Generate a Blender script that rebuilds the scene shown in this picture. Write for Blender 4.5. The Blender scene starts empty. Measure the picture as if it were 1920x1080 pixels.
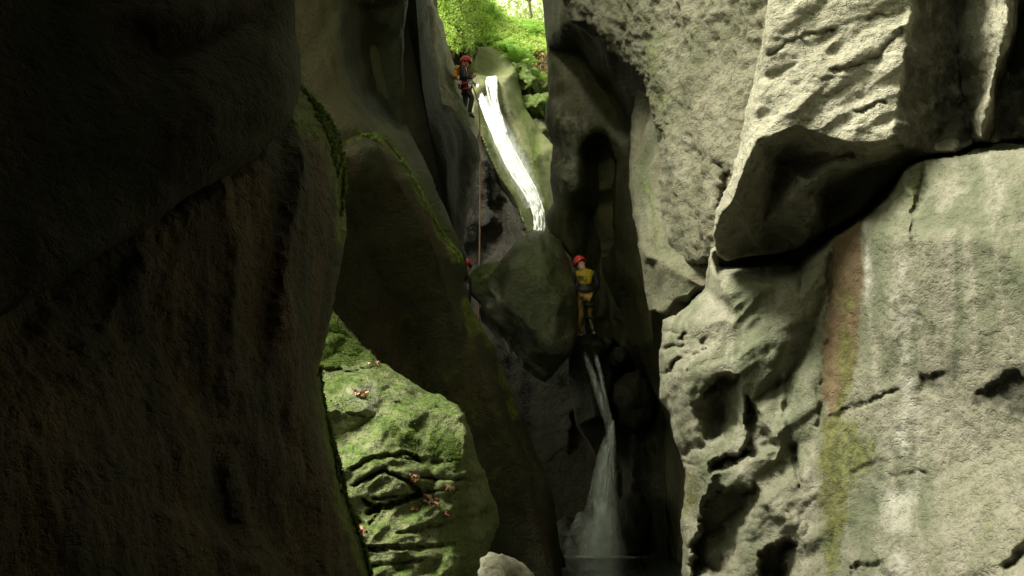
import bpy, bmesh, math, random
import numpy as np
from mathutils import Vector, Matrix
from mathutils.geometry import delaunay_2d_cdt
random.seed(7)
S = bpy.context.scene
COL = S.collection
# ------------------------------------------------------------------ camera, light, exposure
F_PX = 2060.0; PITCH = math.radians(10.0); CAM = np.array([0.0, 0.0, 1.5])
cam = bpy.data.objects.new('camera', bpy.data.cameras.new('camera')); COL.objects.link(cam)
cam.location = CAM; cam.rotation_euler = (math.radians(90) + PITCH, 0, 0)
cam.data.sensor_width = 36; cam.data.lens = 36 * F_PX / 1920; cam.data.clip_end = 1000; cam.data.clip_start = 0.05
S.camera = cam
SUN = Vector((-0.50, -0.25, 0.83)).normalized()         # direction towards the sun
w = bpy.data.worlds.new('World'); S.world = w; w.use_nodes = True
nt = w.node_tree; sky = nt.nodes.new('ShaderNodeTexSky'); sky.sky_type = 'NISHITA'; sky.sun_disc = False
sky.sun_elevation = math.asin(SUN.z); sky.sun_rotation = math.atan2(SUN.x, SUN.y)
sky.air_density = 1.0; sky.dust_density = 3.0
hs = nt.nodes.new('ShaderNodeHueSaturation'); hs.inputs['Saturation'].default_value = 0.22; nt.links.new(sky.outputs[0], hs.inputs['Color'])
tn = nt.nodes.new('ShaderNodeMix'); tn.data_type = 'RGBA'; tn.blend_type = 'MULTIPLY'; tn.inputs[0].default_value = 1; tn.inputs[7].default_value = (0.98, 1.0, 0.66, 1)   # hazy, leaf-filtered sky
nt.links.new(hs.outputs[0], tn.inputs[6]); tc = nt.nodes.new('ShaderNodeTexCoord'); sp = nt.nodes.new('ShaderNodeSeparateXYZ'); nt.links.new(tc.outputs['Generated'], sp.inputs[0])
mr = nt.nodes.new('ShaderNodeMapRange'); mr.inputs[1].default_value = 0.60; mr.inputs[2].default_value = 0.40; mr.inputs[3].default_value = 1.0; mr.inputs[4].default_value = 4.0; nt.links.new(sp.outputs[2], mr.inputs[0])   # bright haze low in the sky
hz_ = nt.nodes.new('ShaderNodeVectorMath'); hz_.operation = 'SCALE'; nt.links.new(tn.outputs[2], hz_.inputs[0]); nt.links.new(mr.outputs[0], hz_.inputs['Scale'])
nt.links.new(hz_.outputs[0], nt.nodes['Background'].inputs[0]); nt.nodes['Background'].inputs[1].default_value = 0.075
sl = bpy.data.lights.new('sun', 'SUN'); sl.energy = 4.6; sl.angle = math.radians(20); sl.color = (1.0, 0.97, 0.84)
so = bpy.data.objects.new('sun', sl); COL.objects.link(so); so.rotation_euler = SUN.to_track_quat('Z', 'Y').to_euler(); so.location = (-10, 5, 30)
S.view_settings.view_transform = 'Standard'; S.view_settings.look = 'None'; S.view_settings.exposure = 1.15; S.view_settings.gamma = 1
S.cycles.max_bounces = 6; S.cycles.transparent_max_bounces = 16

# ------------------------------------------------------------------ helpers
cs, sn = math.cos(PITCH), math.sin(PITCH)
def unproj(px, py, D):
    X = (np.asarray(px, float) - 960) / F_PX * D; Y = -(np.asarray(py, float) - 540) / F_PX * D
    return np.stack([X + CAM[0], D * cs - Y * sn + CAM[1], D * sn + Y * cs + CAM[2]], -1)
def at(px, py, D): return Vector(unproj(px, py, float(D)))
def tag(o, label=None, cat=None, group=None, kind=None):
    for k, v in (('label', label), ('category', cat), ('group', group), ('kind', kind)):
        if v: o[k] = v
    return o
def empty(name, loc, rz=0.0):
    o = bpy.data.objects.new(name, None); COL.objects.link(o); o.location = loc; o.rotation_euler = (0, 0, rz)
    o.empty_display_size = 0.1; return o
def link(name, me, mat=None, parent=None, smooth=True):
    o = bpy.data.objects.new(name, me); COL.objects.link(o)
    if mat: me.materials.append(mat)
    if smooth: me.polygons.foreach_set('use_smooth', [True] * len(me.polygons))
    if parent:
        o.parent = parent
    return o
def from_bm(name, bm, mat=None, parent=None, smooth=True):
    me = bpy.data.meshes.new(name); bm.to_mesh(me); bm.free(); return link(name, me, mat, parent, smooth)
_rs = np.random.RandomState(3); PERM = np.tile(_rs.permutation(256), 3)
_g = _rs.normal(size=(256, 3)); GR = _g / np.linalg.norm(_g, axis=1)[:, None]
def perlin(p):
    pi = np.floor(p).astype(int); f = p - pi; u = f * f * f * (f * (f * 6 - 15) + 10); pi &= 255
    def gr(i, j, k):
        h = PERM[PERM[PERM[(pi[:, 0] + i) & 255] + ((pi[:, 1] + j) & 255)] + ((pi[:, 2] + k) & 255)]
        return (GR[h] * (f - np.array([i, j, k]))).sum(1)
    def l(a, b, t): return a + (b - a) * t
    x = [[l(gr(0, j, k), gr(1, j, k), u[:, 0]) for k in (0, 1)] for j in (0, 1)]
    y = [l(x[0][k], x[1][k], u[:, 1]) for k in (0, 1)]
    return l(y[0], y[1], u[:, 2]) * 1.5
def fbm(p, octv=4, rough=0.5, ridge=False):
    s = 0; a = 1.0
    for o in range(octv):
        n = perlin(p * 2.03 ** o + 17.3 * o)
        s = s + a * ((0.5 - np.abs(n)) if ridge else n); a *= rough
    return s
def sat(x): return np.clip(x, 0, 1)
def smo(x): x = sat(x); return x * x * (3 - 2 * x)
def inpoly(x, y, poly):
    r = np.zeros(x.shape, bool); n = len(poly)
    for i in range(n):
        x1, y1 = poly[i][:2]; x2, y2 = poly[(i + 1) % n][:2]
        if y1 == y2: continue
        c = ((y1 > y) != (y2 > y)) & (x < (x2 - x1) * (y - y1) / (y2 - y1) + x1); r ^= c
    return r
def segdist(x, y, pts, closed=False):
    d = np.full(x.shape, 1e9); qx = np.zeros(x.shape); qy = np.zeros(x.shape); n = len(pts)
    for i in range(n if closed else n - 1):
        x1, y1 = pts[i][:2]; x2, y2 = pts[(i + 1) % n][:2]; vx, vy = x2 - x1, y2 - y1
        t = sat(((x - x1) * vx + (y - y1) * vy) / max(vx * vx + vy * vy, 1e-9)); cx, cy = x1 + t * vx, y1 + t * vy
        dd = np.hypot(x - cx, y - cy); m = dd < d; d = np.where(m, dd, d); qx = np.where(m, cx, qx); qy = np.where(m, cy, qy)
    return d, qx, qy

def facet_noise(X, Y, sp, seed):
    rs = np.random.RandomState(int(seed * 10) + 5); T = rs.uniform(-1, 1, (64, 64))
    x = X / sp + .35 * np.sin(Y / sp * .9 + seed); y = Y / sp + .35 * np.sin(X / sp * .8 + seed * 2); u = x + y * .5; v = y
    i, j = np.floor(u).astype(int), np.floor(v).astype(int); a, b = u - i, v - j; g = lambda p, q: T[p % 64, q % 64]
    return np.where(a + b < 1, g(i, j) * (1 - a - b) + g(i + 1, j) * a + g(i, j + 1) * b, g(i + 1, j + 1) * (a + b - 1) + g(i, j + 1) * (1 - a) + g(i + 1, j) * (1 - b))
def rock(name, outline, creases=(), pts=(), step=5, pits=(), cuts=(), masks=None, smooth=2, rnd=14, rz=0.35,
         noise=(0.10, 1.2, 5), stretch=(1, 1, 1), fine=(0.0, 8.0), thick=2.0, mat=None, kind=None, seed=0.0, wob=3.0, parent=None, strata=0.0, crag=0.0, crk=None, facets=(), fzone=None):
    """A closed rock: front relief built from control points (x, y, distance), rounded at its rim, with a real back."""
    P = [tuple(p) for p in outline]; n0 = len(P); E = [(i, (i + 1) % n0) for i in range(n0)]
    for c in creases:
        b = len(P); P += [tuple(p) for p in c]; E += [(b + i, b + i + 1) for i in range(len(c) - 1)]
    P += [tuple(p) for p in pts]
    vs, es, fs, ov, oe, of = delaunay_2d_cdt([Vector(p[:2]) for p in P], E, [list(range(n0))], 1, 0.01)
    inv = []
    for k, v in enumerate(vs):
        if len(ov[k]): inv.append(1.0 / np.mean([P[i][2] for i in ov[k]]))
        else:                                               # crossing constraints: nearest control
            dd = [((p[0] - v.x) ** 2 + (p[1] - v.y) ** 2, p[2]) for p in P]; inv.append(1.0 / min(dd)[1])
    V = np.array([[v.x, v.y] for v in vs]); inv = np.array(inv)
    ol = np.array([p[:2] for p in outline], float)
    x0, y0 = ol.min(0) - step; x1, y1 = ol.max(0) + step
    gx = np.arange(x0, x1 + step, step); gy = np.arange(y0, y1 + step, step); X, Y = np.meshgrid(gx, gy)
    H, W = X.shape
    cx, cy = (X[:-1, :-1] + step / 2), (Y[:-1, :-1] + step / 2)
    cell = inpoly(cx, cy, outline)
    used = np.zeros((H, W), bool); cnt = np.zeros((H, W), int)
    for a in (0, 1):
        for b in (0, 1):
            used[a:H - 1 + a, b:W - 1 + b] |= cell; cnt[a:H - 1 + a, b:W - 1 + b] += cell
    dist, qx, qy = segdist(X, Y, outline, True)
    bnd = used & (cnt < 4)
    snap = bnd & (dist < step * 1.5)
    X = np.where(snap, qx, X); Y = np.where(snap, qy, Y); dist = np.where(bnd, 0, dist)
    # coarse interpolation of 1/D
    best = np.full((H, W), -1e9); I = np.zeros((H, W))
    for f in fs:
        if len(f) != 3: continue
        a, b, c = V[f[0]], V[f[1]], V[f[2]]
        den = (b[1] - c[1]) * (a[0] - c[0]) + (c[0] - b[0]) * (a[1] - c[1])
        if abs(den) < 1e-9: continue
        l1 = ((b[1] - c[1]) * (X - c[0]) + (c[0] - b[0]) * (Y - c[1])) / den
        l2 = ((c[1] - a[1]) * (X - c[0]) + (a[0] - c[0]) * (Y - c[1])) / den
        l3 = 1 - l1 - l2; mn = np.minimum(np.minimum(l1, l2), l3)
        val = l1 * inv[f[0]] + l2 * inv[f[1]] + l3 * inv[f[2]]
        m = mn > best; m2 = m & (mn > -0.3); best = np.where(m, mn, best); I = np.where(m2 | (m & (I == 0)), val, I)
    I = np.clip(I, inv.min() * 0.9, inv.max() * 1.1)
    for _ in range(smooth):
        s = np.zeros((H, W)); c = np.zeros((H, W))
        for dy, dx in ((0, 1), (0, -1), (1, 0), (-1, 0)):
            sh = np.roll(I, (dy, dx), (0, 1)); um = np.roll(used, (dy, dx), (0, 1)); s += sh * um; c += um
        I = np.where(c > 0, 0.4 * I + 0.6 * s / np.maximum(c, 1), I)
    D = 1.0 / np.maximum(I, 1e-3)
    D0 = D.copy()
    if wob:                                                 # wander for the pits' and cuts' edges
        q = np.stack([X.ravel() / 24, Y.ravel() / 24, np.full(X.size, seed)], 1)
        wx = (fbm(q, 4) * wob * 2).reshape(H, W); wy = (fbm(q + 50, 4) * wob * 2).reshape(H, W)
    else: wx = wy = 0
    for sp_, am_ in facets:
        zz = 1.0 if fzone is None else smo(segdist(X, Y, fzone, True)[0] / 60 * np.where(inpoly(X, Y, fzone), 1, 0))
        D = D + am_ * facet_noise(X, Y, sp_, seed) * zz
    for poly, amt, ws, wd in pits:                          # hollow: steep under its upper left edges, running out on the others
        xx, yy = X + wx, Y + wy
        ins = inpoly(xx, yy, poly); sharp = []; soft = []
        n = len(poly)
        for i in range(n):
            (sharp if len(poly[i]) < 3 else soft).append([poly[i][:2], poly[(i + 1) % n][:2]])
        ds = np.minimum.reduce([segdist(xx, yy, s)[0] for s in sharp]) if sharp else 1e3
        df = np.minimum.reduce([segdist(xx, yy, s)[0] for s in soft]) if soft else 1e3
        D = D + np.where(ins, amt * 1.15 * smo((ds + wx * .3) / ws) * sat(df / (wd * 1.5)), 0)
    for line, wd, amt in cuts:
        d = segdist(X + wx * 1.2, Y + wy * 1.2, line)[0]; D = D + amt * np.exp(-(d / wd) ** 2)
    t = sat(dist / rnd); D = D + rz * (1 - np.sqrt(np.maximum(0, 1 - (1 - t) ** 2)))
    idx = -np.ones((H, W), int); uy, ux = np.nonzero(used); idx[uy, ux] = np.arange(len(uy))
    Pw = unproj(X, Y, D)
    tx = np.zeros_like(Pw); ty = np.zeros_like(Pw)
    tx[:, 1:-1] = Pw[:, 2:] - Pw[:, :-2]; ty[1:-1] = Pw[2:] - Pw[:-2]
    N = np.cross(tx, ty); ln = np.linalg.norm(N, axis=2, keepdims=True); N = np.where(ln > 1e-9, N / np.maximum(ln, 1e-9), 0)
    view = Pw - CAM; view /= np.linalg.norm(view, axis=2, keepdims=True)
    flip = (N * view).sum(2) > 0; N[flip] *= -1
    N[ln[..., 0] < 1e-9] = -view[ln[..., 0] < 1e-9]
    dn = (N * -view).sum(2)[..., None]; N = np.where(dn < 0.35, N - view * 0.5, N); N /= np.maximum(np.linalg.norm(N, axis=2, keepdims=True), 1e-9)
    pv = Pw[uy, ux]
    cyi, cxi = np.nonzero(cell); fa = [idx[cyi, cxi], idx[cyi, cxi + 1], idx[cyi + 1, cxi + 1], idx[cyi + 1, cxi]]
    # relax the snapped rim so that it runs smoothly
    fn = np.cross(pv[fa[2]] - pv[fa[0]], pv[fa[3]] - pv[fa[1]]); fn[(fn * (pv[fa[0]] - CAM)).sum(1) > 0] *= -1
    nv = np.zeros_like(pv)
    for q_ in fa: np.add.at(nv, q_, fn)
    for _ in range(2):
        fm_ = sum(nv[q_] for q_ in fa) / 4; n2 = np.zeros_like(pv)
        for q_ in fa: np.add.at(n2, q_, fm_)
        nv = n2
    nv /= np.maximum(np.linalg.norm(nv, axis=1, keepdims=True), 1e-9)
    amp, freq, octv = noise; q = (pv + seed * 13.7) * freq / np.array(stretch)
    disp = amp * fbm(q, octv, 0.52)
    if crag:                                                # blocky facets: ridged noise
        disp += crag * (fbm(q * 1.3 + 31, 4, 0.5, True) - 0.5)
    if crk:                                                 # thin cracks along the zero lines of a noise
        for kq, (cd, cf, cw, cst) in enumerate(crk):
            qq = (pv + 7.7 * kq + seed) * cf / np.array(cst); g_ = sat((fbm(qq * .6 + 40, 2) + .15) * 3)
            disp -= cd * g_ * np.exp(-np.abs(fbm(qq, 3, .5)) / cw)
    if strata: disp += strata * fbm(np.stack([pv[:, 0] * 1.5, pv[:, 1] * 1.5, pv[:, 2] * 9 + pv[:, 0] * 2], 1) + seed, 3, 0.5, True)
    if fine[0]: disp += fine[0] * fbm(q / freq * fine[1] + 5, 3, 0.6)
    pv = pv + nv * disp[:, None]
    nF = len(pv)
    cyi, cxi = np.nonzero(cell)
    a = idx[cyi, cxi]; b = idx[cyi, cxi + 1]; c = idx[cyi + 1, cxi + 1]; d = idx[cyi + 1, cxi]
    quads = np.stack([a, d, c, b], 1)
    # rim pushed away from the viewer and drawn in: the rock's sides
    ed = np.concatenate([quads[:, [0, 1]], quads[:, [1, 2]], quads[:, [2, 3]], quads[:, [3, 0]]])
    key = np.sort(ed, 1); kk = key[:, 0].astype(np.int64) * (nF + 1) + key[:, 1]
    u, inv_i, ct = np.unique(kk, return_inverse=True, return_counts=True)
    be = ed[ct[inv_i] == 1]
    bv = np.unique(be); mp = -np.ones(nF, int)
    cxm, cym = ol.mean(0)
    rings = []; faces = quads.tolist(); prev = np.arange(nF)
    fX, fY, fD = X[uy, ux][bv], Y[uy, ux][bv], D[uy, ux][bv]
    for j, (shr, dd) in enumerate(((0.02, 0.12), (0.10, 0.6), (0.22, 1.0))):
        off = nF + j * len(bv); mp = -np.ones(nF, int); mp[bv] = off + np.arange(len(bv))
        Dn = fD + thick * dd
        rings.append(unproj(fX + (cxm - fX) * shr, fY + (cym - fY) * shr, Dn) )
        for e0, e1 in be: faces.append([int(prev[e1]), int(prev[e0]), int(mp[e0]), int(mp[e1])])
        prev = mp
    allv = np.concatenate([pv] + rings)
    me = bpy.data.meshes.new(name); me.from_pydata(allv.tolist(), [], faces); me.update()
    bm = bmesh.new(); bm.from_mesh(me)
    bmesh.ops.holes_fill(bm, edges=[e for e in bm.edges if e.is_boundary], sides=0)
    bm.to_mesh(me); bm.free()
    # masks: moss / red / white streak and lit patch / dark with painted shade
    xs, ys = X[uy, ux], Y[uy, ux]
    hole = fbm(pv * 3.0 + 9, 4, 0.6)
    M = {'moss': np.zeros(nF), 'rust': np.zeros(nF), 'lime_lit': np.zeros(nF), 'dark': np.zeros(nF)}
    for mname, poly, soft, amt in (masks or ()):
        wob_m = fbm(np.stack([xs / 30, ys / 70, xs * 0 + 3], 1), 4, 0.6) * soft * 1.2
        if len(poly) and poly[0] == 'line': dd = poly[1] - segdist(xs, ys, poly[2])[0]
        else:
            dd = segdist(xs, ys, poly, True)[0] * np.where(inpoly(xs, ys, poly), 1, -1)
        M[mname] = np.maximum(M[mname], amt * smo((dd + wob_m) / (soft * 1.8) * 0.5 + 0.5))
    nv_ = len(me.vertices)
    for k, v in M.items():
        at_ = me.attributes.new(k, 'FLOAT', 'POINT'); z = np.zeros(nv_); z[:nF] = v; at_.data.foreach_set('value', z)
    o = link(name, me, mat, parent)
    if kind: o['kind'] = kind
    return o

# ------------------------------------------------------------------ materials
def newmat(name):
    m = bpy.data.materials.new(name); m.use_nodes = True; return m, m.node_tree, m.node_tree.nodes['Principled BSDF']
def setin(nt, sock, v):
    if isinstance(v, bpy.types.NodeSocket): nt.links.new(v, sock)
    else: sock.default_value = v
def mixc(nt, fac, a, b, mode='MIX'):
    n = nt.nodes.new('ShaderNodeMix'); n.data_type = 'RGBA'; n.blend_type = mode
    for s, v in ((n.inputs[0], fac), (n.inputs[6], a), (n.inputs[7], b)):
        setin(nt, s, (*v, 1) if isinstance(v, tuple) and len(v) == 3 else v)
    return n.outputs[2]
def math_(nt, op, a, b=0.0, clamp=False):
    n = nt.nodes.new('ShaderNodeMath'); n.operation = op; n.use_clamp = clamp; setin(nt, n.inputs[0], a); setin(nt, n.inputs[1], b); return n.outputs[0]
def noise_(nt, vec, scale, detail=5, rough=0.6, dist=0.0):
    n = nt.nodes.new('ShaderNodeTexNoise'); nt.links.new(vec, n.inputs['Vector']); n.inputs['Scale'].default_value = scale
    n.inputs['Detail'].default_value = detail; n.inputs['Roughness'].default_value = rough; n.inputs['Distortion'].default_value = dist; return n.outputs['Fac']
def ramp(nt, fac, lo, hi):
    n = nt.nodes.new('ShaderNodeMapRange'); n.interpolation_type = 'SMOOTHSTEP'; setin(nt, n.inputs[0], fac); n.inputs[1].default_value = lo; n.inputs[2].default_value = hi
    return n.outputs[0]
def coords(nt, scale=(1, 1, 1)):
    t = nt.nodes.new('ShaderNodeTexCoord'); m = nt.nodes.new('ShaderNodeMapping'); m.inputs['Scale'].default_value = scale
    nt.links.new(t.outputs['Object'], m.inputs[0]); return m.outputs[0]
def attr(nt, name):
    n = nt.nodes.new('ShaderNodeAttribute'); n.attribute_name = name; return n.outputs['Fac']
def rock_mat(name, ca, cb, cc, moss=(0.07, 0.12, 0.02), moss_amt=0.0, rough=0.85, bump=0.5, fs=1.0, streak=0.35, darkspots=0.5, spec=0.3):
    m, nt, p = newmat(name); v = coords(nt); vs = coords(nt, (1, 1, 0.16))
    big = noise_(nt, v, 0.9 * fs, 4, 0.6); med = noise_(nt, v, 5 * fs, 6, 0.65); fin = noise_(nt, v, 28 * fs, 5, 0.7); st = noise_(nt, vs, 3.2 * fs, 6, 0.6, 0.6)
    c = mixc(nt, ramp(nt, big, 0.35, 0.65), ca, cb)
    c = mixc(nt, math_(nt, 'MULTIPLY', ramp(nt, st, 0.45, 0.68), streak), c, cc)
    c = mixc(nt, math_(nt, 'MULTIPLY', ramp(nt, med, 0.52, 0.72), 0.45), c, cb)
    sp = ramp(nt, fin, 0.36, 0.5)
    c = mixc(nt, math_(nt, 'MULTIPLY', math_(nt, 'SUBTRACT', 1.0, sp), darkspots), c, (ca[0] * .35, ca[1] * .36, ca[2] * .3))
    # attribute driven stains, moss and painted light and shade
    def brk(a, lo=0.12, hi=0.8, sc=0.5):
        return ramp(nt, math_(nt, 'ADD', attr(nt, a), math_(nt, 'MULTIPLY', math_(nt, 'SUBTRACT', med, 0.5), sc * 2)), lo, hi)
    c = mixc(nt, math_(nt, 'MULTIPLY', brk('lime_lit'), 0.7), c, (0.52, 0.50, 0.44))
    c = mixc(nt, math_(nt, 'MULTIPLY', brk('rust'), 0.85), c, mixc(nt, st, (0.075, 0.045, 0.022), (0.16, 0.105, 0.05)))
    mo = brk('moss')
    if moss_amt:
        g = nt.nodes.new('ShaderNodeNewGeometry'); sx = nt.nodes.new('ShaderNodeSeparateXYZ'); nt.links.new(g.outputs['Normal'], sx.inputs[0])
        up = ramp(nt, math_(nt, 'ADD', sx.outputs[2], math_(nt, 'MULTIPLY', math_(nt, 'SUBTRACT', med, 0.5), 2.2)), 1.0 - moss_amt, 1.6 - moss_amt)
        mo = math_(nt, 'MAXIMUM', mo, up)
    mc = mixc(nt, ramp(nt, noise_(nt, v, 14 * fs, 4, 0.7), 0.35, 0.65), tuple(x * .55 for x in moss), tuple(x * 1.35 for x in moss))
    c = mixc(nt, math_(nt, 'MULTIPLY', mo, 0.85), c, mc)
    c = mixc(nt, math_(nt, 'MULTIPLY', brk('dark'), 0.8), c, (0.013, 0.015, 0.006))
    nt.links.new(c, p.inputs['Base Color'])
    p.inputs['Roughness'].default_value = rough; p.inputs['Specular IOR Level'].default_value = spec
    h = math_(nt, 'ADD', math_(nt, 'MULTIPLY', med, 0.8), math_(nt, 'MULTIPLY', fin, 0.35))
    h = math_(nt, 'ADD', h, math_(nt, 'MULTIPLY', ramp(nt, noise_(nt, coords(nt, (1, 1, 1.5)), 11 * fs, 4, 0.65, 0.4), 0.36, 0.47), 0.35))
    vo = nt.nodes.new('ShaderNodeTexNoise'); nt.links.new(v, vo.inputs['Vector']); vo.inputs['Scale'].default_value = 70 * fs; vo.inputs['Detail'].default_value = 3
    h = math_(nt, 'ADD', h, math_(nt, 'MULTIPLY', vo.outputs['Fac'], 0.12))
    b = nt.nodes.new('ShaderNodeBump'); b.inputs['Strength'].default_value = bump; b.inputs['Distance'].default_value = 0.12 / fs
    nt.links.new(h, b.inputs['Height']); nt.links.new(b.outputs[0], p.inputs['Normal'])
    return m
def plain(name, col, rough=0.6, var=0.25, scale=12, metal=0.0, bump=0.15):
    m, nt, p = newmat(name); v = coords(nt); n = noise_(nt, v, scale, 4)
    nt.links.new(mixc(nt, n, tuple(c * (1 - var) for c in col), tuple(min(1, c * (1 + var)) for c in col)), p.inputs['Base Color'])
    p.inputs['Roughness'].default_value = rough; p.inputs['Metallic'].default_value = metal
    b = nt.nodes.new('ShaderNodeBump'); b.inputs['Strength'].default_value = bump; b.inputs['Distance'].default_value = 0.02
    nt.links.new(noise_(nt, v, scale * 3, 4), b.inputs['Height']); nt.links.new(b.outputs[0], p.inputs['Normal'])
    return m
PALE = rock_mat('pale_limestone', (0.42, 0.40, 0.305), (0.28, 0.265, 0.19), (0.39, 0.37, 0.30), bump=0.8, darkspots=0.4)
GREY = rock_mat('crusted_limestone', (0.18, 0.17, 0.12), (0.115, 0.115, 0.07), (0.15, 0.135, 0.085), moss=(0.08, 0.10, 0.025), bump=0.8, darkspots=0.6)
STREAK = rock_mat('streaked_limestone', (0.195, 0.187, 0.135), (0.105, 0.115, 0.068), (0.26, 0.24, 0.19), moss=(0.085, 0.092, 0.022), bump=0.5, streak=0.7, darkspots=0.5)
COLUMN = rock_mat('stained_column', (0.15, 0.145, 0.095), (0.09, 0.095, 0.055), (0.11, 0.095, 0.06), moss=(0.08, 0.10, 0.03), bump=0.6, streak=0.8, darkspots=0.5)
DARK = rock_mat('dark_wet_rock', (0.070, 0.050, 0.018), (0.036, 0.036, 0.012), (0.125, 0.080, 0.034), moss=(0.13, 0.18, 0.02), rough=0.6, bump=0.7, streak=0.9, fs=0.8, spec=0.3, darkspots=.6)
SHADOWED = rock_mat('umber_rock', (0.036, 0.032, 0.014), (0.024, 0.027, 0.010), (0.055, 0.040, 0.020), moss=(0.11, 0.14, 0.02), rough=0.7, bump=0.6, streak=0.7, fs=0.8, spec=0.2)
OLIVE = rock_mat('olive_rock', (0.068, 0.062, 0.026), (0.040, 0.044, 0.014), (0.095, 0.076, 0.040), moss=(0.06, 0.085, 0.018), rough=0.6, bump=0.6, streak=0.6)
WEDGED = rock_mat('wet_grey_green_rock', (0.15, 0.15, 0.085), (0.09, 0.10, 0.05), (0.20, 0.185, 0.12), moss=(0.08, 0.105, 0.02), rough=0.28, bump=0.7, streak=0.4, spec=.5)
MOSSY = rock_mat('mossy_rock', (0.22, 0.24, 0.115), (0.12, 0.155, 0.045), (0.24, 0.25, 0.15), moss=(0.075, 0.13, 0.014), moss_amt=0.55, bump=0.8, darkspots=0.6)
CHUTE = rock_mat('chute_rock', (0.21, 0.22, 0.10), (0.12, 0.14, 0.045), (0.24, 0.22, 0.14), moss=(0.10, 0.14, 0.022), rough=0.5, bump=0.5)
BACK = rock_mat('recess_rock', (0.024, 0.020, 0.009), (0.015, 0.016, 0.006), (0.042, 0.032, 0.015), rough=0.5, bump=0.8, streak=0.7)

# ------------------------------------------------------------------ canyon walls
ST = 'structure'
# nearest wall, upper left: the overhang
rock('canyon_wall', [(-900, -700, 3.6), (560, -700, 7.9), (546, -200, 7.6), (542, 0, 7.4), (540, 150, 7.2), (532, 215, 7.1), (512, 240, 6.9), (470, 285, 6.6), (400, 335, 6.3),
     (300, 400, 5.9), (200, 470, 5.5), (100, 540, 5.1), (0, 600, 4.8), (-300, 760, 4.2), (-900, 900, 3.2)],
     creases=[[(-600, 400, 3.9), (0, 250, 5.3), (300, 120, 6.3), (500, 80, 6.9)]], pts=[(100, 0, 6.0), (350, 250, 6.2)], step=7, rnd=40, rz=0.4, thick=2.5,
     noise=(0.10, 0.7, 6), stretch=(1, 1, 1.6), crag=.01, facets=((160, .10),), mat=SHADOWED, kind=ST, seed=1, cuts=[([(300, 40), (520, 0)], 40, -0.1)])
# left wall, lower fluted part with a mossy rim
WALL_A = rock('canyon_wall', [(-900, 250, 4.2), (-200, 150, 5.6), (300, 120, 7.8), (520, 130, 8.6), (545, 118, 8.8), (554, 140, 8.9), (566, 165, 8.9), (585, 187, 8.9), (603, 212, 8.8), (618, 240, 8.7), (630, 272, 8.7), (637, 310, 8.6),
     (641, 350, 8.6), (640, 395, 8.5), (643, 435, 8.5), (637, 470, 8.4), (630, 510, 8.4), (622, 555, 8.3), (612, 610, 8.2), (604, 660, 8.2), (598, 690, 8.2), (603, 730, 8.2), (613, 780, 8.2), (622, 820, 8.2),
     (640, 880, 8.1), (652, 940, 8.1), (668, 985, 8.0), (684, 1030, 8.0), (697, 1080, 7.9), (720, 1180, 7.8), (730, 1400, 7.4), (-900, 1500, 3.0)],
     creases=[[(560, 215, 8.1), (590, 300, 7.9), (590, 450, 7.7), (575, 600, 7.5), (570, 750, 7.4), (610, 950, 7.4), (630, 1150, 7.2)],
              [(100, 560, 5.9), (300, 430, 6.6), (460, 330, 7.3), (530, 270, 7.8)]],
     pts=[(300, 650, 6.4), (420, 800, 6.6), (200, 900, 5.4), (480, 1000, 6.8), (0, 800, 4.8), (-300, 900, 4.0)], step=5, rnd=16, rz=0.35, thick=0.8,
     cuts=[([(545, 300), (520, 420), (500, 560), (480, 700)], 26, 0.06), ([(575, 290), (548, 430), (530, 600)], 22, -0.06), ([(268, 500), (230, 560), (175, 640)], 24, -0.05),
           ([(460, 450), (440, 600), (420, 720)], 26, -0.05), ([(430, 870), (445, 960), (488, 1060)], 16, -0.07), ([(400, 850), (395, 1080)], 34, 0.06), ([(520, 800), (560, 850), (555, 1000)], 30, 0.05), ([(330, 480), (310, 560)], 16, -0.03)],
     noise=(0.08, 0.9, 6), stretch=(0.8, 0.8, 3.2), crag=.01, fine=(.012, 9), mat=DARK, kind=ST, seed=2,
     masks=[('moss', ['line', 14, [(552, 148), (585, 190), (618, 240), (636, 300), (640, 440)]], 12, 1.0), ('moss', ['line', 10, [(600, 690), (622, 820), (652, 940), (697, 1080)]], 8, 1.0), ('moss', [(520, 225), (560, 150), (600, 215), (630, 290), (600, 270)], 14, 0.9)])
# sloping shoulder behind it
rock('canyon_wall', [(430, -700, 16.5), (790, -700, 20.5), (765, -300, 20), (758, 0, 19.5), (752, 60, 19.3), (756, 120, 19.3), (762, 200, 19.3), (770, 250, 19.2), (783, 285, 19), (800, 320, 18.9), (815, 352, 18.8),
     (830, 390, 18.7), (845, 420, 18.6), (855, 440, 18.5), (869, 478, 18.4), (872, 520, 18.4), (820, 560, 17.6), (600, 520, 15.5), (430, 300, 15)],
     creases=[[(632, 60, 16.8), (632, 130, 16.6), (655, 175, 16.5), (690, 222, 16.5), (730, 262, 16.6), (775, 330, 16.9), (815, 400, 17.4), (850, 460, 17.9)],
              [(648, 0, 17.3), (640, -300, 17.5)]],
     pts=[(690, 20, 18.6), (700, 100, 19.2), (715, 170, 19.2), (738, 215, 19.2), (590, 80, 16.5), (600, 200, 15.8), (660, 240, 15.6)], step=5, rnd=12, rz=0.3, thick=1.5,
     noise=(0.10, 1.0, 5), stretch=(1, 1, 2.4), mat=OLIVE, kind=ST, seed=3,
     masks=[('dark', [(640, 60), (648, -100), (760, -100), (757, 120), (765, 230), (735, 235), (700, 212), (668, 172), (640, 130)], 9, 1.2), ('moss', [(650, 240), (720, 245), (800, 330), (870, 480), (850, 480), (780, 340), (700, 250)], 10, 0.6)])  # dark mask paints the hollow's shade into the shoulder
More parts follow.
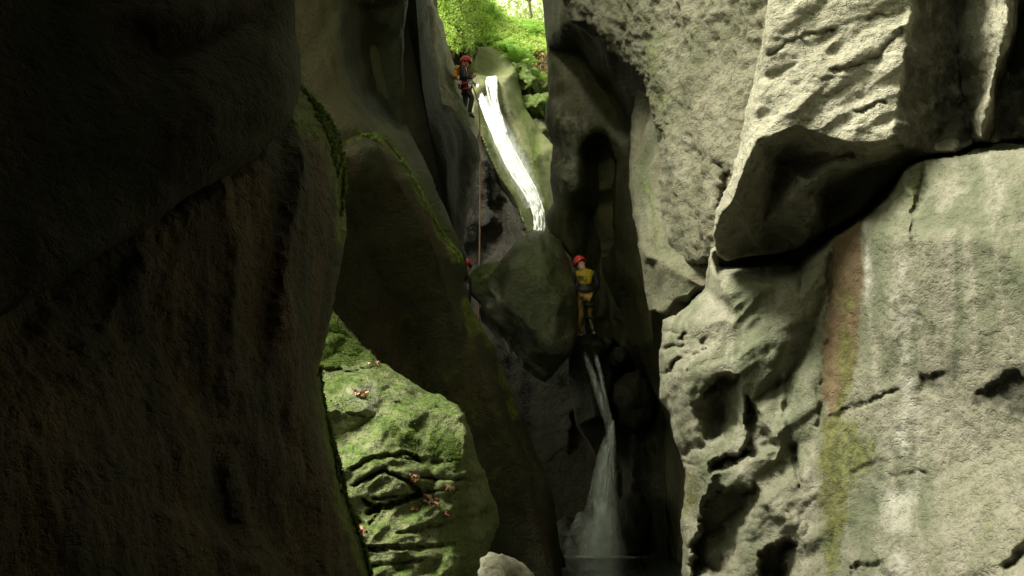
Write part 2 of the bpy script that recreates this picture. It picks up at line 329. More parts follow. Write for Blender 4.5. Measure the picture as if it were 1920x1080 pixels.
# dark rock in the middle, under the shoulder
WALL_C = rock('canyon_wall', [(480, 420, 12.2), (600, 330, 12.9), (630, 285, 13.2), (650, 262, 13.4), (678, 248, 13.6), (705, 250, 13.8), (728, 268, 13.9), (748, 293, 14.0), (770, 325, 14.1), (790, 362, 14.3), (808, 395, 14.4), (822, 425, 14.5),
     (840, 450, 14.7), (858, 470, 14.8), (868, 492, 14.9), (870, 530, 14.9), (880, 560, 15), (892, 590, 15), (908, 620, 15), (925, 655, 15.1), (942, 690, 15.2), (960, 735, 15.2), (980, 785, 15.2), (1003, 840, 15.2), (1022, 885, 15.2), (1036, 930, 15.2),
     (1048, 985, 15.1), (1056, 1050, 15), (1062, 1150, 14.6), (1070, 1400, 13.5), (480, 1400, 11)],
     creases=[[(640, 292, 13.0), (700, 272, 13.35), (755, 335, 13.6), (830, 480, 14.1), (850, 560, 14.3), (880, 640, 14.3), (915, 730, 14.4), (960, 840, 14.4), (1000, 960, 14.3), (1020, 1100, 14.0)]],
     pts=[(700, 500, 14.0), (760, 650, 14.5), (800, 800, 14.3), (900, 950, 14.1), (650, 700, 13.6)], step=5, rnd=10, rz=0.25, thick=2.0,
     noise=(0.12, 0.9, 5), stretch=(1, 1, 2.0), mat=SHADOWED, kind=ST, seed=4,
     masks=[('moss', ['line', 4, [(650, 262), (705, 250), (748, 293), (790, 362), (840, 450), (866, 492)]], 7, 0.9), ('moss', ['line', 9, [(885, 570), (915, 640), (950, 700), (975, 770)]], 12, 0.9),
            ('moss', [(700, 600), (900, 650), (1000, 900), (900, 1000), (750, 800)], 60, 0.3)])
# dark wall behind the shoulder
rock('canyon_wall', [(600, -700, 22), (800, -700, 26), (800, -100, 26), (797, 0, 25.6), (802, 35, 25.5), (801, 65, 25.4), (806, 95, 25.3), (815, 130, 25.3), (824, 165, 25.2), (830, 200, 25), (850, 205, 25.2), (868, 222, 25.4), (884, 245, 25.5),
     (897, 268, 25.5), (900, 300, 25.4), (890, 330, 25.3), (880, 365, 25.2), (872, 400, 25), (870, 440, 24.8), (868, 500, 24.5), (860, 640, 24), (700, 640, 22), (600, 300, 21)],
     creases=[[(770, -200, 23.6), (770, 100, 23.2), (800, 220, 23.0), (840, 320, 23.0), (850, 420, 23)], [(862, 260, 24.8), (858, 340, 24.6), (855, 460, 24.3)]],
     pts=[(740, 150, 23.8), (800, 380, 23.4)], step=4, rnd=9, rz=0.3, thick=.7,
     noise=(0.10, 1.0, 5), stretch=(1, 1, 2.4), mat=SHADOWED, kind=ST, seed=5, masks=[('dark', [(600, -200), (790, -200), (795, 60), (822, 180), (880, 250), (885, 300), (850, 480), (700, 500)], 12, .75), ('lime_lit', [(866, 330), (895, 300), (885, 470), (862, 500)], 8, 0.35), ('moss', [(800, 0), (760, 60), (770, 220), (830, 230)], 18, 0.4)])  # dark mask paints this wall's shade into its colour
# pale strip and ledge at the abseil
rock('canyon_wall', [(785, -120, 26.80), (812, -110, 26.90), (808, 0, 26.70), (820, 22, 26.80), (830, 48, 26.90), (837, 75, 27.00), (840, 108, 27.00), (852, 147, 27.10), (862, 172, 27.10), (874, 195, 27.10), (884, 215, 27.10), (895, 228, 27.10), (899, 245, 27.00),
     (894, 262, 26.70), (886, 275, 26.30), (860, 268, 26.10), (820, 240, 25.90), (790, 150, 25.80)],
     creases=[[(812, 30, 26.20), (815, 80, 26.10), (830, 150, 26.10), (858, 190, 26.20), (882, 240, 26.30)]], step=3, rnd=5, rz=0.15, thick=.5,
     noise=(0.06, 1.5, 5), mat=PALE, kind=ST, seed=6, masks=[('moss', [(820, 80), (840, 100), (870, 190), (895, 240), (870, 240), (845, 190)], 6, 0.6)])
# recess behind the lower fall
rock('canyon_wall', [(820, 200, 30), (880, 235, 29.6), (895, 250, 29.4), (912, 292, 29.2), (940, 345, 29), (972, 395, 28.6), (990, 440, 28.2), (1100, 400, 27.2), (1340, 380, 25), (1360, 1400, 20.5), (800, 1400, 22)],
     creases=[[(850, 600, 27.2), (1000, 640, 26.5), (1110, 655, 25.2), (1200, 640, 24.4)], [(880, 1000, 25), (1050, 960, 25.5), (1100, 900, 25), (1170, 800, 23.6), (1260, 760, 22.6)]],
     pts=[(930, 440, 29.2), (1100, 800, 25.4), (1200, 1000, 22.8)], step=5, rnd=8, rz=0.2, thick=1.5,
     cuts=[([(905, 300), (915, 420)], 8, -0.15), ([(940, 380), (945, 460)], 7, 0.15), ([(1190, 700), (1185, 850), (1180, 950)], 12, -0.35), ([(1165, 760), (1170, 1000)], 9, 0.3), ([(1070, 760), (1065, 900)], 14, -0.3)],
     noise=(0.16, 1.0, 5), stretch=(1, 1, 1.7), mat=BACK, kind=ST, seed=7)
# sloping chute beside the upper fall
rock('chute_slope', [(893, 88, 34), (920, 90, 34.2), (950, 100, 34.2), (968, 118, 34), (972, 150, 33.4), (985, 200, 32.4), (1010, 240, 31.8), (1040, 275, 31.2), (1050, 330, 30.6), (1050, 430, 29.4), (1040, 500, 28.6), (985, 500, 28.4), (984, 440, 28.2), (972, 392, 28.4),
     (955, 362, 28.6), (938, 338, 28.8), (922, 305, 29.1), (908, 275, 29.3), (896, 250, 29.5), (886, 225, 29.8), (884, 180, 30.6), (886, 140, 32)],
     creases=[[(890, 155, 31.8), (915, 153, 31.8), (945, 152, 31.9), (965, 135, 32.6)], [(892, 130, 33.4), (920, 138, 33.6), (950, 128, 33.8)], [(905, 200, 31.0), (940, 270, 30.2), (985, 350, 29.4), (1005, 420, 28.8)],
              [(950, 170, 31.4), (965, 230, 30.8), (1000, 300, 30.1), (1025, 380, 29.3)]], step=3, smooth=3, rnd=6, rz=0.2, thick=1.5,
     noise=(0.07, 1.1, 5), stretch=(1, 1, 1.6), mat=CHUTE, kind=ST, seed=8, masks=[('moss', [(890, 200), (905, 240), (930, 300), (990, 400), (980, 420), (930, 340), (888, 240)], 8, 0.8), ('moss', [(960, 130), (985, 200), (1010, 260), (1030, 400), (1000, 340), (975, 240), (955, 180)], 8, 0.7),
        ('dark', [(897, 160), (925, 160), (930, 235), (912, 215)], 5, 0.45), ('dark', [(935, 155), (955, 150), (965, 230), (1000, 320), (985, 320), (945, 230)], 7, 0.5), ('dark', [(893, 200), (925, 270), (960, 345), (980, 390), (970, 392), (930, 320)], 4, .4)])
# far right wall, hollowed
rock('canyon_wall', [(1000, -700, 26), (1012, -200, 25.5), (1016, 0, 25), (1019, 40, 24.8), (1024, 90, 24.6), (1026, 150, 24.5), (1029, 185, 24.4), (1021, 225, 24.3), (1030, 255, 24.3), (1040, 272, 24.3), (1036, 300, 24.2), (1032, 345, 24.1),
     (1036, 380, 24.0), (1020, 408, 24.0), (1030, 440, 23.9), (1070, 480, 23.8), (1085, 560, 23.8), (1096, 640, 23.8), (1120, 700, 23.8), (1150, 640, 23.5), (1180, 660, 23.2), (1210, 700, 22.6), (1240, 760, 22), (1270, 830, 21), (1300, 1400, 19.5), (1480, 1400, 17), (1480, -700, 17)],
     creases=[[(1060, -100, 22.8), (1062, 40, 22.6), (1110, 52, 21.6), (1150, 95, 20.8), (1185, 125, 20.0), (1213, 180, 19.4), (1232, 250, 19)],
              [(1034, 110, 24.2), (1060, 150, 23.8), (1085, 180, 23.5), (1108, 215, 23.2), (1138, 242, 23.0)],
              [(1100, 250, 23.1), (1080, 275, 23.1), (1086, 310, 23.1), (1092, 350, 23.1), (1060, 385, 23.4)],
              [(1182, 290, 21.4), (1180, 400, 21.2), (1196, 520, 20.6), (1215, 640, 20.2), (1250, 800, 19.8)]],
     pts=[(1095, 110, 24.2), (1140, 170, 23.8), (1175, 250, 23.0), (1130, 320, 25.0), (1130, 500, 25.2), (1160, 600, 24.8), (1050, 330, 23.0), (1060, 230, 23.1), (1230, 400, 20), (1140, 420, 25.3)], step=4, smooth=10, rnd=7, rz=0.25, thick=2,
     noise=(0.10, 1.0, 5), stretch=(1, 1, 2.2), mat=OLIVE, kind=ST, seed=9, cuts=[([(1150, 420), (1165, 520), (1185, 640)], 8, -0.2), ([(1130, 540), (1140, 640)], 7, -0.15)],
     masks=[('lime_lit', [(1040, 190), (1100, 230), (1135, 245), (1090, 270), (1085, 350), (1040, 370)], 12, 0.35), ('dark', [(1030, 80), (1110, 50), (1215, 180), (1240, 300), (1182, 300), (1200, 600), (1250, 800), (1090, 650), (1040, 400), (1090, 350), (1080, 270), (1130, 240), (1090, 190)], 14, 0.35)])  # dark mask paints the shadow in the hollow into the wall colour
# pale column under the crusted wall
rock('canyon_wall', [(1200, 170, 19.6), (1290, 170, 17), (1330, 470, 14.2), (1338, 515, 14.0), (1332, 545, 14.0), (1310, 548, 14.0), (1292, 568, 14.2), (1270, 565, 14.4), (1252, 590, 14.7), (1232, 588, 15), (1216, 585, 15.3), (1208, 545, 15.8), (1203, 500, 16.2), (1196, 450, 16.6),
     (1186, 400, 17.2), (1180, 350, 17.9), (1178, 300, 18.6), (1185, 240, 19.2)],
     creases=[[(1204, 480, 15.6), (1240, 490, 14.9), (1285, 520, 14.1), (1320, 542, 13.7)], [(1215, 320, 17.4), (1225, 400, 16.4), (1228, 470, 15.4)]], step=4, rnd=8, rz=0.25, thick=2,
     noise=(0.08, 1.3, 5), stretch=(1, 1, 2), mat=COLUMN, kind=ST, seed=10, cuts=[([(1232, 260), (1238, 400), (1245, 470)], 5, 0.12), ([(1208, 330), (1214, 440)], 4, -0.08)], masks=[('moss', ['line', 6, [(1200, 300), (1225, 400), (1232, 470)]], 6, 0.6)])
# crusted wall, middle right
rock('canyon_wall', [(1020, -700, 21), (1052, -100, 20.3), (1060, 0, 20), (1075, 42, 19.6), (1110, 52, 19.1), (1135, 75, 18.7), (1152, 97, 18.5), (1185, 127, 18.0), (1206, 150, 17.5), (1216, 190, 17.2), (1226, 230, 17.0), (1236, 290, 16.7), (1241, 350, 16.4),
     (1244, 420, 16), (1247, 470, 15.6), (1262, 492, 15.2), (1285, 500, 14.6), (1310, 492, 14.0), (1345, 485, 13.3), (1480, 430, 12.8), (1560, 0, 13), (1560, -700, 13)],
     creases=[[(1150, -200, 18.2), (1215, 60, 17.0), (1255, 250, 15.8), (1275, 430, 14.6), (1290, 480, 14.2)], [(1400, -200, 14.4), (1400, 100, 14.2), (1360, 300, 13.7), (1330, 400, 13.3)]],
     pts=[(1300, 100, 15.6), (1320, 300, 14.5)], step=3.2, rnd=9, rz=0.3, thick=2.0,
     cuts=[([(1210, 130), (1222, 60), (1215, -50)], 6, 0.08), ([(1350, 310), (1362, 330), (1355, 380)], 9, 0.35)],
     noise=(0.09, 1.6, 6), stretch=(1, 1, 1.3), fine=(0.045, 7.0), mat=GREY, kind=ST, seed=11,
     masks=[('moss', ['line', 14, [(1225, 60), (1232, 150), (1238, 250)]], 16, 0.55), ('moss', ['line', 16, [(1270, 20), (1290, 100), (1330, 60)]], 18, 0.4), ('moss', [(1016, -50), (1080, -50), (1060, 40), (1030, 80)], 15, 0.4)])
# great pale block with its undercut
rock('canyon_wall', [(1435, -700, 11.6), (1436, 0, 11.5), (1430, 80, 11.5), (1418, 150, 11.5), (1404, 205, 11.5), (1388, 270, 11.5), (1372, 325, 11.5), (1355, 370, 11.5), (1340, 402, 11.5), (1336, 440, 11.6), (1344, 482, 11.9), (1362, 491, 12.1), (1400, 485, 12.4),
     (1450, 480, 12.4), (1500, 470, 12.4), (1518, 455, 12.1), (1548, 432, 12.1), (1580, 415, 12), (1610, 400, 12), (1640, 372, 11.9), (1668, 350, 11.8), (1682, 325, 11.7), (1700, 300, 11.5), (1740, 288, 11.2), (1790, 285, 11.0), (1835, 268, 11.7), (1850, 266, 11.2), (1880, 266, 11.4), (1930, 262, 11.0), (2500, 230, 8.0), (2500, -700, 8.0)],
     creases=[[(1448, -300, 11.2), (1448, 0, 11.2), (1432, 150, 11.2), (1405, 260, 11.15), (1375, 350, 11.1), (1352, 400, 11.2)],
              [(1375, 375, 11.05), (1395, 310, 10.98), (1420, 262, 10.95), (1470, 208, 10.92), (1500, 238, 10.85), (1540, 238, 10.8), (1562, 262, 10.78), (1600, 270, 10.7), (1650, 266, 10.62), (1672, 262, 10.6), (1684, 200, 10.62), (1694, 120, 10.65), (1705, 40, 10.68), (1716, -40, 10.7), (1725, -300, 10.7)],
              [(1515, 345, 11.2), (1560, 310, 11.05), (1610, 295, 10.95), (1655, 285, 10.9)],
              [(1520, 335, 11.4), (1560, 300, 11.25), (1600, 288, 11.1)],
              [(1822, 262, 11.9), (1808, 200, 12.0), (1795, 100, 12.0), (1808, -100, 12.0)],
              [(1838, 262, 10.75), (1862, 150, 10.5), (1885, 60, 10.3), (1900, -200, 10.2)],
              [(1860, 262, 11.6), (1890, 150, 11.6), (1912, 60, 11.5), (1945, -100, 11.4)]],
     pts=[(1560, 100, 10.95), (1620, 170, 10.75), (1430, 420, 12.1), (1560, 370, 12.1), (1470, 300, 11.85), (1640, 320, 11.6), (2100, 0, 9.6), (1400, 430, 11.95)],
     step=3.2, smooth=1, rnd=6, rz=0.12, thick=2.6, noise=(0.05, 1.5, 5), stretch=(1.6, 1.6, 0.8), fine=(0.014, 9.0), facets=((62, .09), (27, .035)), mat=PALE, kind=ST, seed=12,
     cuts=[([(1560, 135), (1585, 132), (1640, 110), (1690, 60)], 5, 0.05), ([(1480, 160), (1520, 150), (1590, 145)], 3, 0.02), ([(1450, 100), (1500, 70), (1560, 60)], 4, 0.04), ([(1495, 60), (1512, 85)], 3, 0.03), ([(1630, 35), (1690, 25)], 4, 0.04),
           ([(1600, 210), (1660, 190)], 3, 0.05), ([(1385, 390), (1410, 440), (1430, 470)], 6, -0.07), ([(1510, 440), (1525, 390), (1530, 340)], 8, -0.12)],
     masks=[('dark', [(1715, -50), (1820, -50), (1800, 100), (1835, 265), (1700, 300), (1672, 262), (1690, 150)], 8, 0.6), ('dark', [(1900, -50), (2000, -50), (2000, 260), (1850, 260), (1880, 120)], 8, 0.6), ('dark', [(1350, 400), (1470, 215), (1560, 262), (1660, 275), (1680, 330), (1500, 470), (1345, 490)], 14, 0.3),  # dark masks paint shade of the undersides and right-facing facets into the rock
            ('moss', ['line', 5, [(1505, 345), (1560, 305), (1640, 280)]], 6, 0.3)])
# lower right wall with streaks
Qpits = [([(1296, 762, 1), (1300, 752), (1312, 728), (1345, 706), (1386, 704), (1392, 750, 1), (1392, 800, 1), (1362, 838, 1), (1326, 832, 1)], 0.42, 9, 34),
         ([(1400, 740), (1420, 750, 1), (1436, 800, 1), (1455, 818), (1460, 840, 1), (1400, 870, 1), (1330, 892, 1), (1322, 868), (1400, 838), (1395, 790)], 0.30, 8, 12),
         ([(1296, 1100), (1292, 1030), (1312, 980), (1318, 935), (1342, 905), (1382, 912), (1420, 905), (1436, 935, 1), (1420, 985, 1), (1398, 1030, 1), (1372, 1100, 1)], 0.65, 10, 26),
         ([(1420, 1100), (1420, 1030), (1455, 1018), (1494, 1008), (1500, 1045, 1), (1480, 1120, 1)], 0.5, 8, 24),
         ([(1722, 740), (1728, 705), (1768, 688), (1790, 700, 1), (1745, 745, 1)], 0.05, 8, 16), ([(1820, 752), (1860, 715), (1895, 690), (1925, 700), (1990, 800, 1), (1905, 785, 1)], 0.08, 10, 20),
         ([(1868, 1100), (1880, 1050), (1925, 1000), (1990, 1000), (1990, 1120, 1)], 0.1, 14, 40), ([(1585, 1110), (1600, 1050), (1660, 1050), (1700, 1110, 1)], 0.06, 12, 20),
         ([(1478, 830), (1492, 838), (1502, 880, 1), (1512, 930, 1), (1490, 900, 1)], 0.16, 6, 10)]
rock('canyon_wall', [(1330, 470, 13.0), (1322, 540, 13.0), (1290, 572, 13.1), (1268, 590, 13.1), (1242, 600, 13.2), (1240, 640, 13.1), (1236, 660, 13.1), (1240, 700, 13.0), (1238, 745, 13.0), (1256, 775, 12.9), (1262, 820, 12.9), (1276, 850, 12.8), (1284, 885, 12.8), (1282, 930, 12.8),
     (1276, 975, 12.7), (1284, 1020, 12.6), (1284, 1080, 12.5), (1292, 1180, 12.3), (1310, 1400, 11.8), (2500, 1500, 6.0), (2500, 210, 11.5), (1930, 225, 13.0), (1700, 250, 13.4), (1500, 300, 14.0)],
     creases=[[(1350, 500, 13.6), (1430, 494, 13.8), (1500, 482, 13.8), (1560, 434, 13.6), (1620, 398, 13.4), (1680, 342, 13.2), (1702, 296, 13.0), (1742, 284, 13.0), (1790, 281, 13.0), (1835, 263, 13.0), (1930, 256, 12.8), (2400, 232, 11.5)], [(1345, 520, 12.3), (1380, 515, 12.1), (1440, 528, 11.75), (1495, 525, 11.8), (1505, 510, 12.2)], [(1300, 600, 12.35), (1285, 700, 12.2), (1310, 850, 12.1), (1325, 1000, 12.0), (1320, 1200, 11.6)],
              [(1515, 500, 11.75), (1545, 470, 11.5), (1562, 446, 11.5), (1610, 420, 11.2), (1640, 400, 11.1), (1665, 372, 11.0), (1694, 324, 10.98), (1735, 308, 10.9), (1835, 292, 10.65), (1930, 284, 10.25), (2380, 262, 9.0)],
              [(1440, 700, 11.6), (1500, 560, 11.5), (1535, 500, 11.5)], [(1470, 720, 11.8), (1520, 650, 11.65), (1560, 520, 11.5)]],
     pts=[(1380, 600, 11.8), (1700, 450, 10.35), (1850, 450, 9.75), (1650, 700, 10.6), (1900, 700, 9.4), (1850, 850, 9.6), (1640, 950, 10.4), (1900, 1050, 9.0), (1500, 950, 11.1), (1560, 700, 11.2), (2200, 700, 8.3), (1400, 760, 11.8)],
     step=3.2, smooth=3, rnd=8, rz=0.3, thick=2.2, pits=Qpits, wob=4,
     cuts=[([(1555, 780), (1575, 768), (1600, 760), (1640, 748), (1685, 732)], 3.2, 0.05), ([(1590, 882), (1625, 870), (1655, 862)], 3, 0.035), ([(1670, 892), (1740, 885)], 3, 0.03), ([(1245, 655), (1275, 650), (1290, 630)], 4, 0.15), ([(1240, 705), (1262, 690), (1275, 670)], 4, 0.18), ([(1242, 620), (1270, 625)], 3, 0.10),
           ([(1280, 660), (1320, 655), (1322, 640)], 3, 0.07), ([(1255, 845), (1280, 850), (1310, 835)], 5, 0.15), ([(1262, 870), (1300, 880)], 3, 0.1), ([(1290, 590), (1288, 700)], 3, 0.05),
           ([(1690, 310), (1715, 380), (1700, 440)], 8, -0.07), ([(1735, 300), (1725, 360), (1712, 400)], 6, 0.10), ([(1560, 480), (1553, 620), (1535, 800)], 7, 0.06), ([(1460, 860), (1470, 700)], 6, -0.06), ([(1310, 960), (1335, 890), (1350, 850)], 6, -0.08),
           ([(1860, 300), (1862, 430)], 14, -0.03), ([(1690, 540), (1700, 700), (1695, 820)], 22, -0.03), ([(1400, 980), (1430, 940), (1500, 990)], 14, -0.10)],
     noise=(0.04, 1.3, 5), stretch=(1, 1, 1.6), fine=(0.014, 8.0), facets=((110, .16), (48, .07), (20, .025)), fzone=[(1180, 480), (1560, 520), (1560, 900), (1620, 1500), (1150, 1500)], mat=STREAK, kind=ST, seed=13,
     masks=[('rust', [(1565, 440), (1618, 395), (1615, 600), (1598, 700), (1560, 800), (1540, 740), (1550, 600)], 5, 1.0), ('rust', [(1535, 700), (1570, 700), (1575, 1000), (1545, 1000)], 14, 0.6),
            ('moss', [(1585, 540), (1606, 560), (1600, 680), (1590, 760), (1560, 840), (1540, 820), (1565, 740)], 12, 0.8), ('moss', [(1545, 800), (1590, 780), (1630, 830), (1625, 880), (1590, 910), (1570, 1080), (1545, 1080), (1535, 900)], 10, 0.75),
            ('lime_lit', ['line', 13, [(1692, 500), (1702, 640), (1700, 780), (1690, 850), (1668, 890)]], 18, 0.5), ('lime_lit', [(1650, 900), (1720, 900), (1710, 1080), (1640, 1080)], 26, 0.4), ('lime_lit', ['line', 14, [(1845, 300), (1855, 430)]], 20, 0.35), ('lime_lit', ['line', 7, [(1622, 420), (1630, 560)]], 8, 0.5),
            ('moss', [(1270, 870), (1310, 880), (1310, 940), (1280, 990)], 10, 0.6), ('moss', [(1710, 320), (1735, 320), (1725, 400), (1700, 390)], 10, 0.5), ('moss', [(1730, 880), (1920, 860), (1920, 1080), (1740, 1060)], 60, 0.25), ('moss', [(1750, 480), (1920, 480), (1920, 650), (1760, 620)], 60, 0.2),
            ('dark', [(1722, 735), (1732, 700), (1800, 660), (1815, 690), (1760, 740)], 12, .6), ('dark', [(1820, 750), (1890, 680), (1960, 690), (1960, 790), (1890, 790)], 16, .7), ('dark', ['line', 2.5, [(1555, 780), (1600, 760), (1685, 732)]], 5, 0.9), ('dark', ['line', 2, [(1590, 882), (1655, 862)]], 5, 0.7), ('dark', ['line', 2, [(1670, 892), (1740, 885)]], 5, 0.7)])
# ------------------------------------------------------------------ ledge and boulders
ledge = rock('mossy_ledge', [(500, 480, 12.3), (600, 545, 12.4), (621, 577, 12.4), (640, 600, 12.3), (655, 622, 12.3), (672, 642, 12.2), (690, 660, 12.1), (705, 676, 12.0), (728, 686, 12.0), (750, 700, 11.9), (775, 716, 11.9), (802, 734, 11.9), (832, 745, 11.8), (855, 760, 11.7), (870, 775, 11.6),
     (880, 800, 11.8), (889, 830, 12.1), (898, 860, 12.3), (908, 890, 12.4), (922, 922, 12.5), (935, 950, 12.6), (940, 985, 12.6), (915, 1035, 12.1), (908, 1080, 11.8), (915, 1180, 11.6), (920, 1400, 10.2), (500, 1400, 9), (480, 900, 10)],
     creases=[[(600, 690, 11.3), (650, 694, 11.4), (700, 686, 11.7)], [(620, 760, 10.7), (700, 780, 10.9), (770, 765, 11.2), (865, 775, 11.4)],
              [(640, 850, 10.45), (700, 860, 10.5), (780, 880, 10.6), (878, 880, 10.9)], [(650, 905, 10.3), (740, 890, 10.4), (770, 915, 10.45), (860, 905, 10.8)],
              [(874, 820, 11.2), (868, 880, 10.9), (850, 940, 10.7), (846, 1000, 10.6), (850, 1080, 10.4), (855, 1200, 10.0)]],
     pts=[(660, 730, 11.0), (760, 820, 10.8), (700, 960, 10.2), (780, 1000, 10.2), (720, 1060, 9.95)], step=3, smooth=2, rnd=7, rz=0.15, thick=1.4,
     cuts=[([(600, 690), (650, 695), (702, 688)], 2.5, 0.108), ([(660, 880), (700, 858), (760, 850), (785, 862)], 3.1, 0.090), ([(665, 910), (720, 880), (770, 905), (785, 925), (740, 945), (690, 960)], 3.7, 0.144), ([(785, 895), (830, 900), (880, 900)], 3.1, 0.144),
           ([(620, 750), (650, 775), (700, 785)], 1.9, 0.054), ([(740, 760), (790, 768), (850, 762)], 1.9, 0.054), ([(680, 935), (712, 960), (690, 985), (670, 975)], 3.1, 0.090), ([(690, 1030), (790, 1025), (850, 1020)], 2.5, 0.108), ([(740, 855), (790, 865)], 1.9, 0.063), ([(810, 868), (860, 862)], 1.6, 0.045),
           ([(700, 935), (780, 930), (860, 915)], 2.5, 0.063), ([(745, 1000), (850, 980)], 2.5, 0.072), ([(620, 620), (680, 640)], 1.9, 0.054), ([(625, 665), (690, 672)], 1.9, 0.045), ([(700, 1060), (790, 1050)], 2.5, 0.072)],
     noise=(0.05, 1.4, 5), stretch=(1.5, 1.5, 0.8), fine=(0.012, 12.0), crag=.02, facets=((85, .17), (38, .075), (16, .022)), wob=1.6, mat=MOSSY, kind=None, seed=14,
     masks=[('moss', [(600, 560), (690, 640), (720, 690), (600, 690)], 14, 0.75), ('moss', [(680, 760), (880, 790), (885, 900), (800, 880), (720, 850)], 30, 0.55), ('moss', [(700, 700), (880, 780), (860, 800), (760, 770)], 20, 0.15), ('lime_lit', [(640, 710), (700, 720), (720, 790), (690, 790), (640, 740)], 12, 0.45)])
tag(ledge, 'large sunlit green mossy rock ledge with dead leaves in its cracks, left of centre', 'rock ledge')
G = rock('boulder', [(1002, 430, 22.6), (1025, 432, 22.6), (1042, 443, 22.4), (1058, 463, 22.2), (1070, 490, 22.1), (1078, 530, 22.0), (1084, 575, 22), (1084, 625, 22), (1070, 665, 22), (1046, 695, 22), (1022, 716, 22), (1000, 708, 22), (978, 690, 22), (955, 660, 22), (930, 628, 22), (905, 600, 22), (898, 580, 22), (905, 545, 22.1),
     (925, 520, 22.2), (942, 490, 22.3), (958, 468, 22.4), (978, 445, 22.6)],
     creases=[[(915, 540, 21.5), (940, 570, 21.4), (990, 610, 21.1), (1030, 650, 21.2)], [(990, 452, 21.8), (1012, 446, 21.8), (1052, 485, 21.8)], [(960, 500, 21.4), (1020, 520, 21.0), (1050, 560, 21.2)]],
     pts=[(960, 630, 21.9), (1000, 680, 21.9)], step=3.5, rnd=14, rz=0.5, thick=1.6, noise=(0.08, 1.2, 5), fine=(.012, 8), facets=((60, .09), (26, .03)), mat=WEDGED, seed=15,
     masks=[('moss', [(960, 440), (1060, 440), (1080, 600), (1000, 560), (940, 520)], 30, 0.5), ('lime_lit', [(905, 545), (922, 538), (945, 575), (965, 605), (940, 605), (915, 580)], 8, .6), ('dark', [(898, 570), (960, 630), (1010, 690), (1000, 716), (900, 620)], 8, 0.6)])  # pale patch at the left paints a wet sheen into the stone
tag(G, 'huge wedged grey green boulder filling the gap below the bright upper waterfall', 'boulder')
H = rock('boulder', [(872, 520, 23.4), (888, 508, 23.4), (905, 495, 23.4), (922, 491, 23.6), (944, 491, 23.8), (950, 500, 23.6), (945, 530, 23.2), (925, 560, 23), (905, 575, 23), (888, 560, 23.1), (874, 545, 23.2)],
     pts=[(900, 525, 22.8), (925, 515, 22.8)], creases=[[(900, 510, 22.9), (925, 500, 22.9), (945, 502, 23.0)]], step=2.5, rnd=7, rz=0.35, thick=0.9, noise=(0.05, 1.6, 5), mat=MOSSY, seed=16, masks=[('moss', [(870, 520), (920, 490), (945, 495), (920, 515), (880, 535)], 6, 0.6), ('lime_lit', [(912, 490), (944, 490), (942, 502), (918, 500)], 2, 0.6)])  # pale top patch paints the sunlight into the stone's colour
tag(H, 'small mossy stone with a sunlit top, wedged left of the huge boulder', 'boulder')
B3 = rock('boulder', [(895, 1075, 9.6), (903, 1050, 9.7), (918, 1040, 9.8), (940, 1038, 9.8), (965, 1046, 9.8), (985, 1060, 9.7), (1003, 1080, 9.6), (1010, 1110, 9.4), (1000, 1160, 9.3), (900, 1160, 9.3)],
     pts=[(945, 1065, 9.3), (950, 1110, 9.1)], step=3, rnd=12, rz=0.3, thick=0.5, noise=(0.03, 3.0, 5), fine=(0.01, 16), mat=PALE, seed=17, cuts=[([(905, 1062), (930, 1068), (945, 1085)], 4, 0.06), ([(950, 1045), (975, 1070)], 3, 0.03)])
tag(B3, 'pale grooved boulder cut off by the bottom edge of the picture', 'boulder')
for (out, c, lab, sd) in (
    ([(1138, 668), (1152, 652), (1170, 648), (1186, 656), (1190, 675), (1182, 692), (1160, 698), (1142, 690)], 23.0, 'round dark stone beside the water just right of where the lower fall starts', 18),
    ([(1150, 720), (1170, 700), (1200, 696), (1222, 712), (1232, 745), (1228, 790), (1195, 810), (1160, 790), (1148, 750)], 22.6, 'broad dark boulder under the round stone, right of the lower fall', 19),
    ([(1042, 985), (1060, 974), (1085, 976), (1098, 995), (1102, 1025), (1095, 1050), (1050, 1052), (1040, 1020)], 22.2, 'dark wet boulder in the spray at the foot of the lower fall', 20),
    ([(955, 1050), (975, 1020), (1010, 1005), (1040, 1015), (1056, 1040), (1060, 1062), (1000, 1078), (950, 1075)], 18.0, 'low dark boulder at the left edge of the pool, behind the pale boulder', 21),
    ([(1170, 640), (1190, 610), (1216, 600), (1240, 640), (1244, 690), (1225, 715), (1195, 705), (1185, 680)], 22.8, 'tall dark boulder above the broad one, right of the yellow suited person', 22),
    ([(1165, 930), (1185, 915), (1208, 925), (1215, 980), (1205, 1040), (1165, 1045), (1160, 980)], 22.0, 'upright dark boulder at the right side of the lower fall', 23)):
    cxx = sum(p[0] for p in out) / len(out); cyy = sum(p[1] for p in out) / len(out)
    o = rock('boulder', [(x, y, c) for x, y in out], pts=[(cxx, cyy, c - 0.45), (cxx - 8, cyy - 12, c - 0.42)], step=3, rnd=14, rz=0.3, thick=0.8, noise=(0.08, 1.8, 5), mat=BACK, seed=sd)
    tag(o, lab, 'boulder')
MOSSBLOCK = rock_mat('mossy_block', (0.14, 0.14, 0.08), (0.09, 0.10, 0.045), (0.16, 0.15, 0.10), moss=(0.12, 0.19, 0.03), bump=0.9, darkspots=.7)
